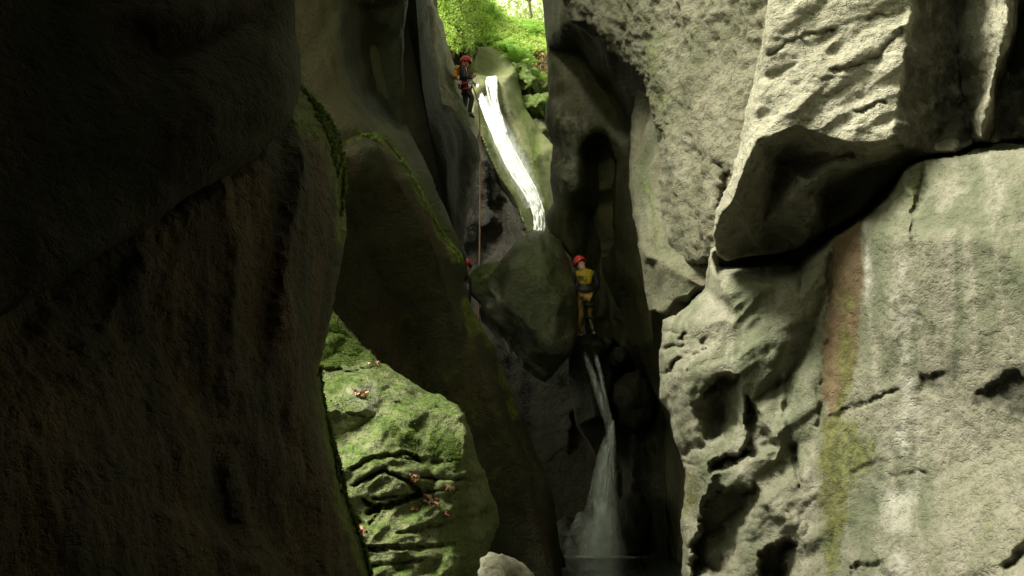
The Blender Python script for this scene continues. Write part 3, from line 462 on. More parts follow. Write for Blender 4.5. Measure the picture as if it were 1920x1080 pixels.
# stacked mossy blocks right of the chute
for (out, c, lab, sd, ms) in (
    ([(960, 118), (985, 122), (1010, 150), (1036, 158), (1040, 176), (1010, 180), (990, 182), (972, 178), (966, 150)], 33.6, 'topmost dark mossy block right of the upper waterfall', 31, 0.8),
    ([(966, 180), (1000, 176), (1038, 174), (1040, 205), (1030, 235), (1000, 225), (978, 215), (968, 200)], 33.0, 'mossy block second from the top right of the upper waterfall', 32, 0.85),
    ([(980, 222), (1005, 226), (1034, 234), (1046, 275), (1030, 280), (1000, 278), (990, 250)], 32.6, 'smooth block third from the top right of the upper waterfall', 33, 0.4),
    ([(994, 280), (1030, 278), (1052, 282), (1056, 360), (1050, 420), (1030, 380), (1012, 330)], 32.0, 'lowest block beside the upper waterfall, next to the dark hollow wall', 34, 0.4)):
    cxx = sum(p[0] for p in out) / len(out); cyy = sum(p[1] for p in out) / len(out)
    o = rock('rock_block', [(x, y, c) for x, y in out], pts=[(cxx, cyy, c - 0.7), (cxx + 8, cyy - 12, c - 0.7)], step=2, rnd=4, rz=0.2, thick=0.8, noise=(0.12, 1.8, 6), crag=.15, mat=MOSSBLOCK, seed=sd,
             masks=[('moss', [(x, y) for x, y in out], 10, ms)])
    tag(o, lab, 'rock')
# ------------------------------------------------------------------ ground, river bed, pool
bm = bmesh.new(); bmesh.ops.create_grid(bm, x_segments=60, y_segments=60, size=400)
for v in bm.verts: v.co.z = -0.8
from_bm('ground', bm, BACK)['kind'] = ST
m, nt, p = newmat('pool_water'); p.inputs['Base Color'].default_value = (0.012, 0.016, 0.010, 1); p.inputs['Roughness'].default_value = 0.08; p.inputs['Specular IOR Level'].default_value = 0.5
b = nt.nodes.new('ShaderNodeBump'); b.inputs['Strength'].default_value = 0.35; b.inputs['Distance'].default_value = 0.05
nt.links.new(noise_(nt, coords(nt, (1, 0.6, 1)), 5, 4), b.inputs['Height']); nt.links.new(b.outputs[0], p.inputs['Normal'])
bm = bmesh.new(); bmesh.ops.create_grid(bm, x_segments=120, y_segments=200, size=1)
for v in bm.verts:
    v.co = Vector((v.co.x * 8, v.co.y * 16 + 11, 0)); v.co.z = 0.012 * float(np.sin(v.co.x * 3 + v.co.y * 2.1) + np.sin(v.co.y * 4.7 - v.co.x))
from_bm('pool_water', bm, m)['kind'] = ST
# unseen rock gallery added behind and above the viewer to cut sky light
bm = bmesh.new(); rows = []
for j in range(41):
    row = []; y = -16 + j * 0.52
    for i in range(49):
        a = math.radians(-35 + 250 * i / 48); q = np.array([[math.cos(a) * 2.2, y * 0.35, math.sin(a) * 2.2]]); r = 1 + 0.28 * float(fbm(q, 4)[0])
        nar = 1 - 0.96 * smo((-12.5 - y) / 3.5)
        row.append(bm.verts.new((0.9 + 5.4 * math.cos(a) * r * nar, y, 1.6 + 6.0 * math.sin(a) * r * nar)))
    rows.append(row)
for j in range(40):
    for i in range(48): bm.faces.new((rows[j][i], rows[j][i + 1], rows[j + 1][i + 1], rows[j + 1][i]))
bmesh.ops.solidify(bm, geom=bm.faces[:], thickness=-0.8)
from_bm('canyon_wall', bm, DARK)['kind'] = ST

def shade_wall(prof, y0, y1, seed, mat):  # unseen high walls, added to keep sun and sky off the gorge
    bm = bmesh.new(); rows = []
    ny = int((y1 - y0) / .6) + 1; P = np.array(prof, float); tt = np.linspace(0, len(P) - 1, 40)
    for j in range(ny):
        y = y0 + j * .6; row = []
        for t in tt:
            k = min(int(t), len(P) - 2); p = P[k] + (P[k + 1] - P[k]) * (t - k); q = np.array([[p[0] * .35, y * .35, p[1] * .35 + seed]]); n = float(fbm(q, 4)[0])
            row.append(bm.verts.new((p[0] + .9 * n, y + .5 * n, p[1] + .5 * n)))
        rows.append(row)
    for j in range(ny - 1):
        for i in range(39): bm.faces.new((rows[j][i], rows[j][i + 1], rows[j + 1][i + 1], rows[j + 1][i]))
    bm.faces.new([r for r in rows[0]]); bm.faces.new([r for r in rows[-1]][::-1])
    for j in range(ny - 1): bm.faces.new((rows[j][0], rows[j + 1][0], rows[j + 1][-1], rows[j][-1]))
    bmesh.ops.recalc_face_normals(bm, faces=bm.faces[:]); from_bm('canyon_wall', bm, mat)['kind'] = ST
shade_wall([(-5.2, -1), (-5.0, 6), (-4.6, 12), (-4.2, 17), (-4.6, 21), (-7, 22.5), (-12, 22), (-14, 10), (-14, -1)], 14.2, 23.6, 3, DARK)
shade_wall([(-5.4, -1), (-5.2, 6), (-5.0, 11), (-5.0, 14), (-7, 15), (-12, 15), (-14, 10), (-14, -1)], 10.4, 14.6, 5, DARK)
shade_wall([(5.6, 4), (4.8, 9), (3.6, 13), (2.6, 17), (2.4, 21), (4, 24), (10, 24), (14, 12), (14, -1), (7, -1)], -2, 25, 8, OLIVE)
# ------------------------------------------------------------------ banks and plants above the fall
BANK = rock_mat('mossy_bank', (0.14, 0.13, 0.05), (0.10, 0.08, 0.035), (0.20, 0.14, 0.07), moss=(0.13, 0.20, 0.03), moss_amt=0.55, bump=0.9)
bankL = rock('mossy_bank', [(795, -70, 33.6), (900, -70, 37.6), (898, -20, 36.6), (886, 40, 35.0), (890, 90, 34.0), (893, 140, 33.5), (890, 190, 32.9), (888, 238, 32.5), (870, 238, 31.8), (850, 190, 31.6), (835, 125, 31.8), (815, 40, 32.4), (800, 0, 32.6)],
     creases=[[(850, -50, 34.1), (862, 60, 33.0), (880, 100, 32.6), (884, 200, 31.8)], [(845, 90, 31.9), (866, 100, 33.2), (862, 150, 32.9)]], step=3, rnd=5, rz=0.3, noise=(0.22, 1.3, 5), mat=BANK, kind=ST, seed=41,
     masks=[('moss', ['line', 7, [(870, 40), (886, 100), (888, 230)]], 6, 0.9), ('dark', [(862, 95), (880, 95), (882, 150), (870, 190), (862, 140)], 6, 0.5)])
bankR = rock('mossy_bank', [(800, -260, 46), (870, -60, 42), (905, -12, 41), (925, 10, 40), (945, 34, 39.5), (970, 48, 39), (1018, 52, 39), (1090, 50, 38.5), (1090, 210, 34.2), (1040, 178, 34), (1010, 150, 34.1), (985, 122, 34.2), (965, 112, 34.4), (945, 98, 34.6), (920, 92, 34.8), (895, 95, 34.8), (880, 100, 35), (870, 40, 36.5), (800, -40, 41)],
     creases=[[(880, 20, 37.5), (930, 60, 36.8), (1000, 90, 36.6)], [(895, 75, 35.9), (935, 85, 35.4), (990, 115, 34.9), (1030, 150, 34.6)]], step=3, rnd=5, rz=0.2, noise=(0.35, 0.9, 5), mat=BANK, kind=ST, seed=42,
     masks=[('rust', [(985, 80), (1025, 90), (1030, 150), (1000, 125)], 14, 0.8)])
rock('hillside', [(300, -1200, 90), (1700, -1200, 90), (1700, 300, 46), (1030, 330, 42), (880, 330, 42), (300, 100, 46), (700, -60, 60), (880, 0, 50), (960, 45, 46), (1080, 30, 48), (1300, -100, 60)], step=16, noise=(0.8, 0.3, 4), thick=6, mat=BANK, kind=ST, seed=43) if False else None
def leafmat(name, a, b, tr=0.45):
    m, nt, p = newmat(name); v = coords(nt); c = mixc(nt, ramp(nt, noise_(nt, v, 2.2, 4), 0.35, 0.65), a, b)
    nt.links.new(c, p.inputs['Base Color']); p.inputs['Roughness'].default_value = 0.5
    t = nt.nodes.new('ShaderNodeBsdfTranslucent'); nt.links.new(c, t.inputs[0]); mx = nt.nodes.new('ShaderNodeMixShader'); mx.inputs[0].default_value = tr
    nt.links.new(p.outputs[0], mx.inputs[1]); nt.links.new(t.outputs[0], mx.inputs[2]); nt.links.new(mx.outputs[0], nt.nodes['Material Output'].inputs[0]); return m
LEAF = leafmat('fresh_leaves', (0.40, 0.60, 0.09), (0.60, 0.74, 0.22)); FERN = leafmat('fern_green', (0.20, 0.42, 0.06), (0.32, 0.52, 0.10)); DRY = leafmat('dry_leaves', (0.34, 0.20, 0.09), (0.48, 0.36, 0.18), 0.2)
TREEL = leafmat('sunlit_tree_leaves', (0.50, 0.60, 0.24), (0.62, 0.68, 0.36), 0.35)
def leaves_mesh(name, P, N, size, mat, kind=None, flop=0.8, seed=1, parent=None, aspect=0.55):
    rs = np.random.RandomState(seed); n = len(P); s = size * rs.uniform(0.5, 1.4, n)
    N = N + rs.normal(size=(n, 3)) * flop; N /= np.linalg.norm(N, axis=1)[:, None]
    T = np.cross(N, rs.normal(size=(n, 3))); T /= np.linalg.norm(T, axis=1)[:, None]; B = np.cross(N, T)
    s = s[:, None]; v = np.stack([P - T * s, P - B * s * aspect + N * s * .15, P + T * s + N * s * -.25, P + B * s * aspect + N * s * .15], 1).reshape(-1, 3)
    f = np.arange(n * 4).reshape(-1, 4); f = np.concatenate([f[:, [0, 1, 2]], f[:, [0, 2, 3]]])
    me = bpy.data.meshes.new(name); me.from_pydata(v.tolist(), [], f.tolist()); o = link(name, me, mat, parent, False)
    if kind: o['kind'] = kind
    return o
def surf(o, n, seed, region=None):
    me = o.data; k = len(me.vertices); co = np.zeros(k * 3); me.vertices.foreach_get('co', co); co = co.reshape(-1, 3); no = np.array([v.normal[:] for v in me.vertices])
    d = co - CAM; m = (no * d).sum(1) < 0
    Dd = d[:, 1] * cs + d[:, 2] * sn; px = 960 + d[:, 0] / Dd * F_PX; py = 540 - (-d[:, 1] * sn + d[:, 2] * cs) / Dd * F_PX
    m &= (py > -60)
    if region is not None: m &= inpoly(px, py, region)
    ids = np.nonzero(m)[0]
    if not len(ids): return np.zeros((0, 3)), np.zeros((0, 3))
    rs = np.random.RandomState(seed); c = rs.choice(ids, n); return co[c] + rs.normal(size=(n, 3)) * 0.05 + no[c] * rs.uniform(0, .22, n)[:, None], no[c]
P_, N_ = surf(bankL, 12000, 1, [(795, -60), (905, -60), (892, 60), (878, 100), (845, 100), (820, 30)]); leaves_mesh('creeping_plants', P_, N_, 0.036, LEAF, 'stuff', seed=2)
P_, N_ = surf(bankR, 34000, 3, [(780, -60), (1100, -60), (1100, 110), (1000, 100), (960, 125), (870, 70)]); leaves_mesh('leafy_ground_cover', P_, N_, 0.05, LEAF, 'stuff', seed=4)
P_, N_ = surf(bankR, 2500, 5, [(940, 60), (1100, 60), (1100, 210), (940, 120)]); leaves_mesh('leaf_litter', P_, N_, 0.05, DRY, 'stuff', flop=.5, seed=6)
MOSSLEAF = leafmat('moss_tufts', (0.10, 0.17, 0.025), (0.20, 0.28, 0.05), .3)
def rim(o, line, wd, n, seed, size):
    me = o.data; k = len(me.vertices); co = np.zeros(k * 3); me.vertices.foreach_get('co', co); co = co.reshape(-1, 3); no = np.array([v.normal[:] for v in me.vertices]); d = co - CAM
    Dd = d[:, 1] * cs + d[:, 2] * sn; px = 960 + d[:, 0] / Dd * F_PX; py = 540 - (-d[:, 1] * sn + d[:, 2] * cs) / Dd * F_PX
    dd = segdist(px, py, line)[0] if not isinstance(line, str) else None
    if dd is None:
        a = np.zeros(k); me.attributes['moss'].data.foreach_get('value', a); ids = np.nonzero((a > .5) & (py > 0) & (py < 1100))[0]
    else: ids = np.nonzero(dd < wd * (0.4 + .9 * sat(fbm(co * 2.5, 3) + .5)))[0]
    rs = np.random.RandomState(seed); c = rs.choice(ids, n); leaves_mesh('moss', co[c] + rs.normal(size=(n, 3)) * size * .8 + no[c] * rs.uniform(0, size * 1.2, n)[:, None], no[c], size, MOSSLEAF, 'stuff', seed=seed, flop=1.2)
rim(WALL_A, [(552, 146), (566, 165), (585, 187), (603, 212), (618, 240), (630, 272), (637, 310), (641, 350)], 11, 9000, 71, .012); rim(WALL_A, [(641, 350), (640, 440)], 5, 1200, 75, .01)
rim(WALL_A, [(600, 695), (622, 820), (652, 940), (697, 1080)], 7, 7000, 72, .010)
rim(WALL_C, [(678, 250), (728, 268), (770, 325), (822, 425), (866, 492)], 5, 6000, 73, .014)
rim(ledge, 'moss', 0, 26000, 74, .0055)
# ferns
def fern_mesh(seed, R=0.6):
    rs = random.Random(seed); bm = bmesh.new()
    for k in range(9):
        a = k / 9 * 2 * math.pi + rs.uniform(-.3, .3); L = R * rs.uniform(.8, 1.2); lift = rs.uniform(.5, .9); pts = []
        for i in range(13):
            t = i / 12; pts.append(Vector((math.cos(a) * L * t, math.sin(a) * L * t, L * lift * (1.6 * t - 1.5 * t * t))))
        for i in range(1, 13):
            t = i / 12; wd = L * .26 * math.sin(math.pi * min(1, t * .85 + .12)) ; d = (pts[i] - pts[i - 1]).normalized(); sd = d.cross(Vector((0, 0, 1))).normalized()
            h = (pts[i] - pts[i - 1]) * .32
            for sg in (-1, 1):
                tip = pts[i] + sd * sg * wd + d * wd * .35 - Vector((0, 0, wd * .2)); bm.faces.new([bm.verts.new(pts[i] - h), bm.verts.new(pts[i] + sd * sg * wd * .5 - h * .6 + d * wd * .1), bm.verts.new(tip), bm.verts.new(pts[i] + h)])
    me = bpy.data.meshes.new('fern'); bm.to_mesh(me); bm.free(); me.materials.append(FERN); return me
fm = [fern_mesh(s) for s in (1, 2, 3)]
for k, (x, y, D, sc) in enumerate([(948, 88, 34.3, 1.0), (958, 100, 34.2, 1.1), (972, 112, 34.0, 1.0), (990, 62, 38.0, 1.3), (968, 58, 38.4, 1.2), (1004, 70, 37.6, 1.2), (935, 78, 35.2, .8), (985, 128, 33.9, .8), (1008, 148, 33.8, .8), (900, 30, 37.3, 1.0), (925, 36, 38.0, 1.0), (910, 84, 34.9, .6)]):
    o = bpy.data.objects.new('fern', fm[k % 3]); COL.objects.link(o); o.location = at(x, y, D); o.rotation_euler = (random.uniform(.1, .5), random.uniform(-.3, .3), k * 1.7); o.scale = (sc,) * 3
    lab = 'light green fern ' + ('drooping over the pale basin at its upper right rim', 'just right of the basin rim, lower than its neighbour', 'above the topmost mossy block beside the upper waterfall', 'in the middle of the sunlit leafy bank', 'at the foot of the forked sapling',
           'at the right end of the leafy bank against the dark wall', 'on the leaves directly above the basin', 'hanging in front of the topmost mossy block', 'lowest of all, by the dark wall right of the blocks', 'highest on the left end of the leafy bank', 'on the bank left of the bright sky patch', 'smallest, at the upper left corner of the basin')[k]
    tag(o, lab, 'fern', 'ferns beside the upper waterfall' if y > 75 else 'ferns on the upper bank')
# trees on the rim
BARK = plain('bark', (0.16, 0.15, 0.06), 0.9, .4, 8)
def tube(bm, pts, r0, r1, n=8):
    prev = None; m = len(pts)
    for i, p in enumerate(pts):
        d = (pts[min(i + 1, m - 1)] - pts[max(i - 1, 0)]).normalized(); u = d.orthogonal().normalized(); v = d.cross(u); r = r0 + (r1 - r0) * i / (m - 1)
        ring = [bm.verts.new(p + u * math.cos(t) * r + v * math.sin(t) * r) for t in [2 * math.pi * k / n for k in range(n)]]
        if prev:
            best = min(range(n), key=lambda s: sum((ring[(k + s) % n].co - prev[k].co).length for k in range(n)))
            ring = ring[best:] + ring[:best]
            for k in range(n): bm.faces.new((prev[k], prev[(k + 1) % n], ring[(k + 1) % n], ring[k]))
        else: bm.faces.new(ring[::-1])
        prev = ring
    bm.faces.new(prev)
def tree(base, h, cr, lab, seed, nleaf, size=0.16, spread=1.0, limbs=None, group=None, trunk_r=0.12, low=2):
    rs = np.random.RandomState(seed); root = empty('tree', base); tag(root, lab, 'tree', group)
    bm = bmesh.new(); tips = []
    main = [Vector((rs.normal() * .06 * i, rs.normal() * .06 * i, h * i / 6)) for i in range(7)]; tube(bm, main, trunk_r, trunk_r * .3); tips += main[low + 1:]
    for k in range(9):
        if limbs and k < len(limbs): b, e = limbs[k]; b = main[b].copy(); e = Vector(e)
        else:
            i = rs.randint(low, 6); b = main[i].copy(); a = rs.uniform(0, 6.28); L = cr * rs.uniform(.6, 1.1); e = b + Vector((math.cos(a) * L, math.sin(a) * L, L * rs.uniform(.2, .8)))
        mid = (b + e) / 2 + Vector((0, 0, .15)); tube(bm, [b, mid, e], trunk_r * .4, trunk_r * .1, 6); tips += [mid, e, e + (e - mid) * .4]
    from_bm('trunk', bm, BARK, root)
    T = np.array([t[:] for t in tips]); c = T[rs.randint(0, len(T), nleaf)] + rs.normal(size=(nleaf, 3)) * cr * .26 * spread
    # clumps
    cl = c[rs.randint(0, nleaf, 60)]; c = cl[rs.randint(0, 60, nleaf)] * .55 + c * .45
    c += rs.normal(size=(nleaf, 3)) * .12
    leaves_mesh('crown', c, np.tile([0, 0, 1.0], (nleaf, 1)), size, TREEL, seed=seed, parent=root, flop=1.0)
    return root
def hill_z(x, y): return 18.0 + (y - 42) * 0.2 + 0.8 * float(fbm(np.array([[x * .08, y * .08, 0]]), 4)[0])
tree(at(992, 60, 39.5), 3.4, 1.2, 'slim forked sapling on the bank against the bright sky, nearest the opening', 51, 400, .07, limbs=[(2, (-0.75, 0, 2.2)), (3, (0.5, .2, 2.8))], trunk_r=.06)
for k, (x, y, h, cr, lab) in enumerate([(-.4, 47, 4.4, 1.8, 'leftmost'), (.6, 48.5, 5.0, 2.0, 'second from the left'), (1.7, 47.5, 4.6, 2.0, 'rightmost')]):
    tree((x, y, hill_z(x, y) - .1), h, cr, 'pale overexposed leafy young tree beyond the canyon rim, ' + lab, 60 + k, 1100, .10, group='trees beyond the rim', trunk_r=.05, low=2)
hill = bmesh.new(); bmesh.ops.create_grid(hill, x_segments=60, y_segments=50, size=1)
for v in hill.verts:
    x, y = v.co.x * 60, 42 + (v.co.y + 1) * 60; v.co = Vector((x, y, hill_z(x, y)))
bmesh.ops.solidify(hill, geom=hill.faces[:], thickness=3.0)
from_bm('hillside', hill, BANK)['kind'] = ST

# ------------------------------------------------------------------ falling water
def catmull(P, n):
    P = [np.array(p, float) for p in P]; P = [2 * P[0] - P[1]] + P + [2 * P[-1] - P[-2]]; out = []
    for i in range(1, len(P) - 2):
        for k in range(n):
            t = k / n; out.append(.5 * ((2 * P[i]) + (-P[i - 1] + P[i + 1]) * t + (2 * P[i - 1] - 5 * P[i] + 4 * P[i + 1] - P[i + 2]) * t * t + (-P[i - 1] + 3 * P[i] - 3 * P[i + 1] + P[i + 2]) * t ** 3))
    out.append(P[-2]); return np.array(out)
def stream(bm, path, n=12, m=13, bulge=0.10, thick=0.12, ridg=0.05, seed=0, lay=None):
    """path rows (x, y, distance, half width px); closed ribbon with a ropy front"""
    C = catmull(path, n); U = np.linspace(-1, 1, m); front = []; back = []
    for j, (x, y, D, wd) in enumerate(C):
        tx, ty = (C[min(j + 1, len(C) - 1)] - C[max(j - 1, 0)])[:2]; l = math.hypot(tx, ty); nx, ny = -ty / l, tx / l
        q = np.stack([U * 4 + seed, np.full(m, j * .13 * 3 / n * 4), np.full(m, seed * 3.1)], 1); rg = fbm(q, 3)
        wob_ = 1 + .09 * fbm(np.array([[j * .25, seed, 1.], [j * .25, seed, 9.]]), 3)
        px = x + nx * U * wd * np.where(U < 0, wob_[0], wob_[1]); py = y + ny * U * wd * np.where(U < 0, wob_[0], wob_[1]); dd = D - bulge * (1 - U ** 2) + ridg * rg
        front.append([bm.verts.new(p) for p in unproj(px, py, dd)]); back.append([bm.verts.new(p) for p in unproj(px, py, D + thick * (1 - U ** 2) + 0.01)])
    L = lay
    for A, fl in ((front, False), (back, True)):
        for j in range(len(A) - 1):
            for i in range(m - 1):
                f = bm.faces.new([A[j][i], A[j + 1][i], A[j + 1][i + 1], A[j][i + 1]][::-1 if fl else 1])
                if L is not None:
                    for lo, ii, jj in zip(f.loops, ([i, i, i + 1, i + 1] if not fl else [i + 1, i + 1, i, i]), ([j, j + 1, j + 1, j] if not fl else [j, j + 1, j + 1, j])):
                        lo[L].uv = (U[ii], jj / (len(A) - 1))
m, nt, p = newmat('white_water'); v = coords(nt, (1, 1, .25)); nt.links.new(mixc(nt, ramp(nt, noise_(nt, v, 7, 5), .36, .56), (0.55, 0.58, 0.52), (0.84, 0.86, 0.82)), p.inputs['Base Color']); p.inputs['Roughness'].default_value = .35
b = nt.nodes.new('ShaderNodeBump'); b.inputs['Strength'].default_value = .5; b.inputs['Distance'].default_value = .06; nt.links.new(noise_(nt, v, 9, 4), b.inputs['Height']); nt.links.new(b.outputs[0], p.inputs['Normal']); WW = m
bm = bmesh.new()
stream(bm, [(894, 158, 31.5, 3), (899, 178, 31.1, 6), (910, 203, 30.6, 8), (930, 240, 30.0, 12), (948, 278, 29.6, 14), (970, 320, 29.2, 14.5), (990, 352, 28.8, 13), (1003, 380, 28.5, 12), (1010, 402, 28.2, 11), (1011, 430, 27.9, 11), (1008, 470, 27.5, 13)], seed=1, m=25, ridg=.12)
stream(bm, [(921, 143, 32.1, 9), (922, 150, 31.5, 10), (926, 170, 31.1, 7), (929, 195, 30.7, 6), (934, 220, 30.3, 8), (942, 250, 29.85, 9)], seed=2)
stream(bm, [(911, 150, 31.5, 1.6), (915, 175, 31.0, 1.2), (924, 210, 30.5, 1.2)], seed=3, m=7)
bmesh.ops.recalc_face_normals(bm, faces=bm.faces[:])
tag(from_bm('waterfall', bm, WW), kind=ST)
# basin water above the lip
rock('basin_water', [(894, 128, 33.3), (915, 132, 33.6), (940, 130, 33.8), (950, 134, 33.5), (938, 148, 32.2), (915, 147, 32), (895, 148, 32)], step=2, noise=(0.01, 3, 3), rnd=2, rz=.02, thick=.3, mat=WW, kind=ST, seed=44) if False else None
def veil(name, strength, sc=1.0, sharp=(.42, .75)):
    m, nt, p = newmat(name); v = coords(nt, (1, 1, .12)); uv = nt.nodes.new('ShaderNodeUVMap'); sx = nt.nodes.new('ShaderNodeSeparateXYZ'); nt.links.new(uv.outputs[0], sx.inputs[0])
    e = math_(nt, 'SUBTRACT', 1.0, math_(nt, 'POWER', math_(nt, 'ABSOLUTE', sx.outputs[0]), 1.6), True)
    a = math_(nt, 'MULTIPLY', math_(nt, 'MULTIPLY', ramp(nt, noise_(nt, v, 9 * sc, 5, .6), sharp[0] - .2, sharp[1]), e), strength, True)
    p.inputs['Base Color'].default_value = (.80, .84, .82, 1); p.inputs['Roughness'].default_value = .5; nt.links.new(a, p.inputs['Alpha']); return m
VEIL = veil('falling_spray', 1.0); MIST = veil('splash_spray', 0.45, .5, (.3, .8))
def vstream(paths, mat, **k):
    bm = bmesh.new(); L = bm.loops.layers.uv.new('UVMap')
    for i, pth in enumerate(paths): stream(bm, pth, seed=5 + i, lay=L, **k)
    tag(from_bm('waterfall', bm, mat), kind=ST)
vstream([[(1092, 650, 22.7, 5), (1100, 675, 22.5, 6), (1114, 710, 22.4, 8), (1126, 750, 22.35, 9), (1138, 785, 22.3, 8), (1144, 815, 22.3, 8)],
         [(1113, 655, 22.7, 3), (1119, 675, 22.5, 5), (1125, 700, 22.4, 5), (1134, 740, 22.35, 4), (1146, 790, 22.3, 4)]], veil('thin_trickle', .42), bulge=.08, thick=.04, ridg=.05)
vstream([[(1150, 788, 22.25, 2), (1146, 812, 22.2, 9), (1139, 850, 22.2, 18), (1133, 900, 22.2, 25), (1128, 960, 22.2, 32), (1122, 1010, 22.2, 40), (1118, 1050, 22.2, 46)],
         [(1150, 792, 22.1, 2), (1147, 820, 22.05, 6), (1142, 860, 22.05, 12), (1137, 920, 22.05, 17), (1133, 990, 22.05, 21), (1132, 1050, 22.05, 24)]], VEIL, bulge=.12, thick=.05, ridg=.08, m=17)
vstream([[(910, 180, 30.3, 12), (936, 245, 29.7, 22), (958, 290, 29.2, 25), (982, 335, 28.7, 25), (1004, 385, 28.2, 20)]], veil('edge_spray', .35), bulge=.1, thick=.03)
vstream([[(1090, 960, 21.95, 8), (1092, 985, 21.9, 24), (1096, 1015, 21.85, 38), (1100, 1046, 21.8, 48)], [(1140, 940, 22.0, 14), (1136, 980, 21.8, 30), (1130, 1015, 21.75, 44), (1128, 1048, 21.7, 56)]], MIST, bulge=.35, thick=.1, ridg=.1)
m, nt, p = newmat('foam'); v = coords(nt); p.inputs['Base Color'].default_value = (.6, .64, .6, 1); g = nt.nodes.new('ShaderNodeAttribute'); g.attribute_name = 'fade'
nt.links.new(math_(nt, 'MULTIPLY', ramp(nt, noise_(nt, v, 5, 5), .2, .5), g.outputs['Fac'], True), p.inputs['Alpha'])
bm = bmesh.new(); me = bpy.data.meshes.new('foam'); c0 = unproj(1120, 1045, 22.0); V_ = []; Fd = []; Fa = []
for j in range(14):
    for i in range(48): a = i / 48 * 6.283; r = j / 13; V_.append((c0[0] + math.cos(a) * r * 1.35 + .12 * r, c0[1] + math.sin(a) * r * .9, .03)); Fd.append((1 - r) ** 1.6 if r < 1 else 0)
for j in range(13):
    for i in range(48): Fa.append((j * 48 + i, j * 48 + (i + 1) % 48, (j + 1) * 48 + (i + 1) % 48, (j + 1) * 48 + i))
me.from_pydata(V_, [], Fa); at_ = me.attributes.new('fade', 'FLOAT', 'POINT'); at_.data.foreach_set('value', Fd); link('foam', me, m)['kind'] = 'stuff'
# lip under the lower fall and hidden shelf under the half hidden person
rock('rock_shelf', [(1066, 650, 23.2), (1078, 634, 23.1), (1092, 629, 23.0), (1112, 629, 23.0), (1130, 636, 23.1), (1142, 655, 23.2), (1150, 700, 23.2), (1146, 800, 23.2), (1120, 860, 23.2), (1080, 800, 23.2), (1066, 720, 23.2)],
     creases=[[(1080, 645, 22.5), (1100, 641, 22.4), (1126, 646, 22.5)]], pts=[(1110, 720, 22.75), (1120, 780, 22.7)], step=3, rnd=5, rz=.15, thick=1.2, noise=(.05, 1.6, 4), mat=BACK, kind=ST, seed=45)
rock('rock_shelf', [(760, 652, 21.6), (880, 655, 21.6), (875, 780, 21.6), (760, 780, 21.6)], creases=[[(765, 668, 20.6), (870, 670, 20.6)]], step=5, rnd=5, rz=.1, thick=2, noise=(.03, 1.6, 4), mat=DARK, kind=ST, seed=46)

# ------------------------------------------------------------------ people
RED = plain('red_helmet', (0.75, 0.05, 0.04), .3, .12, 20, bump=.02); YEL = plain('yellow_neoprene', (0.62, 0.46, 0.03), .6, .2, 30); BLK = plain('black_neoprene', (0.018, 0.018, 0.02), .55, .3, 30); SKIN = plain('skin', (0.48, 0.27, 0.19), .55, .1, 20)
AMB, _n, _p = newmat('amber_neoprene'); _n.links.new(mixc(_n, ramp(_n, noise_(_n, coords(_n, (1, 1, .7)), 6, 3), .42, .58), (.015, .014, .010), (.30, .17, .02)), _p.inputs['Base Color']); HARN = plain('red_webbing', (0.30, 0.02, 0.03), .7, .3, 40); MET = plain('metal', (.75, .75, .78), .3, .1, 10, metal=.9); ORA = plain('orange_bag', (0.80, 0.33, 0.02), .5, .2, 20); WHT = plain('white_trim', (.75, .75, .72), .6, .1, 20)
ROPE = plain('rope', (0.42, 0.24, 0.15), .8, .3, 60); DKE = plain('eye', (.02, .015, .01), .2, .1, 10)
def skinned(name, V, E, Rd, mat, parent, root=0, sub=2):
    me = bpy.data.meshes.new(name); me.from_pydata([tuple(v) for v in V], E, []); o = bpy.data.objects.new(name, me); COL.objects.link(o)
    sk = o.modifiers.new('skin', 'SKIN'); sk.use_smooth_shade = True
    if not me.skin_vertices: raise RuntimeError('no skin layer')
    for i, sv in enumerate(me.skin_vertices[0].data):
        r = Rd[i]; sv.radius = r if isinstance(r, tuple) else (r, r); sv.use_root = (i == root)
    sb = o.modifiers.new('sub', 'SUBSURF'); sb.levels = sub; sb.render_levels = sub
    dg = bpy.context.evaluated_depsgraph_get(); dg.update(); ev = bpy.data.meshes.new_from_object(o.evaluated_get(dg)); o.modifiers.clear(); o.data = ev; bpy.data.meshes.remove(me)
    ev.materials.clear(); ev.materials.append(mat); ev.polygons.foreach_set('use_smooth', [True] * len(ev.polygons)); o.parent = parent; return o
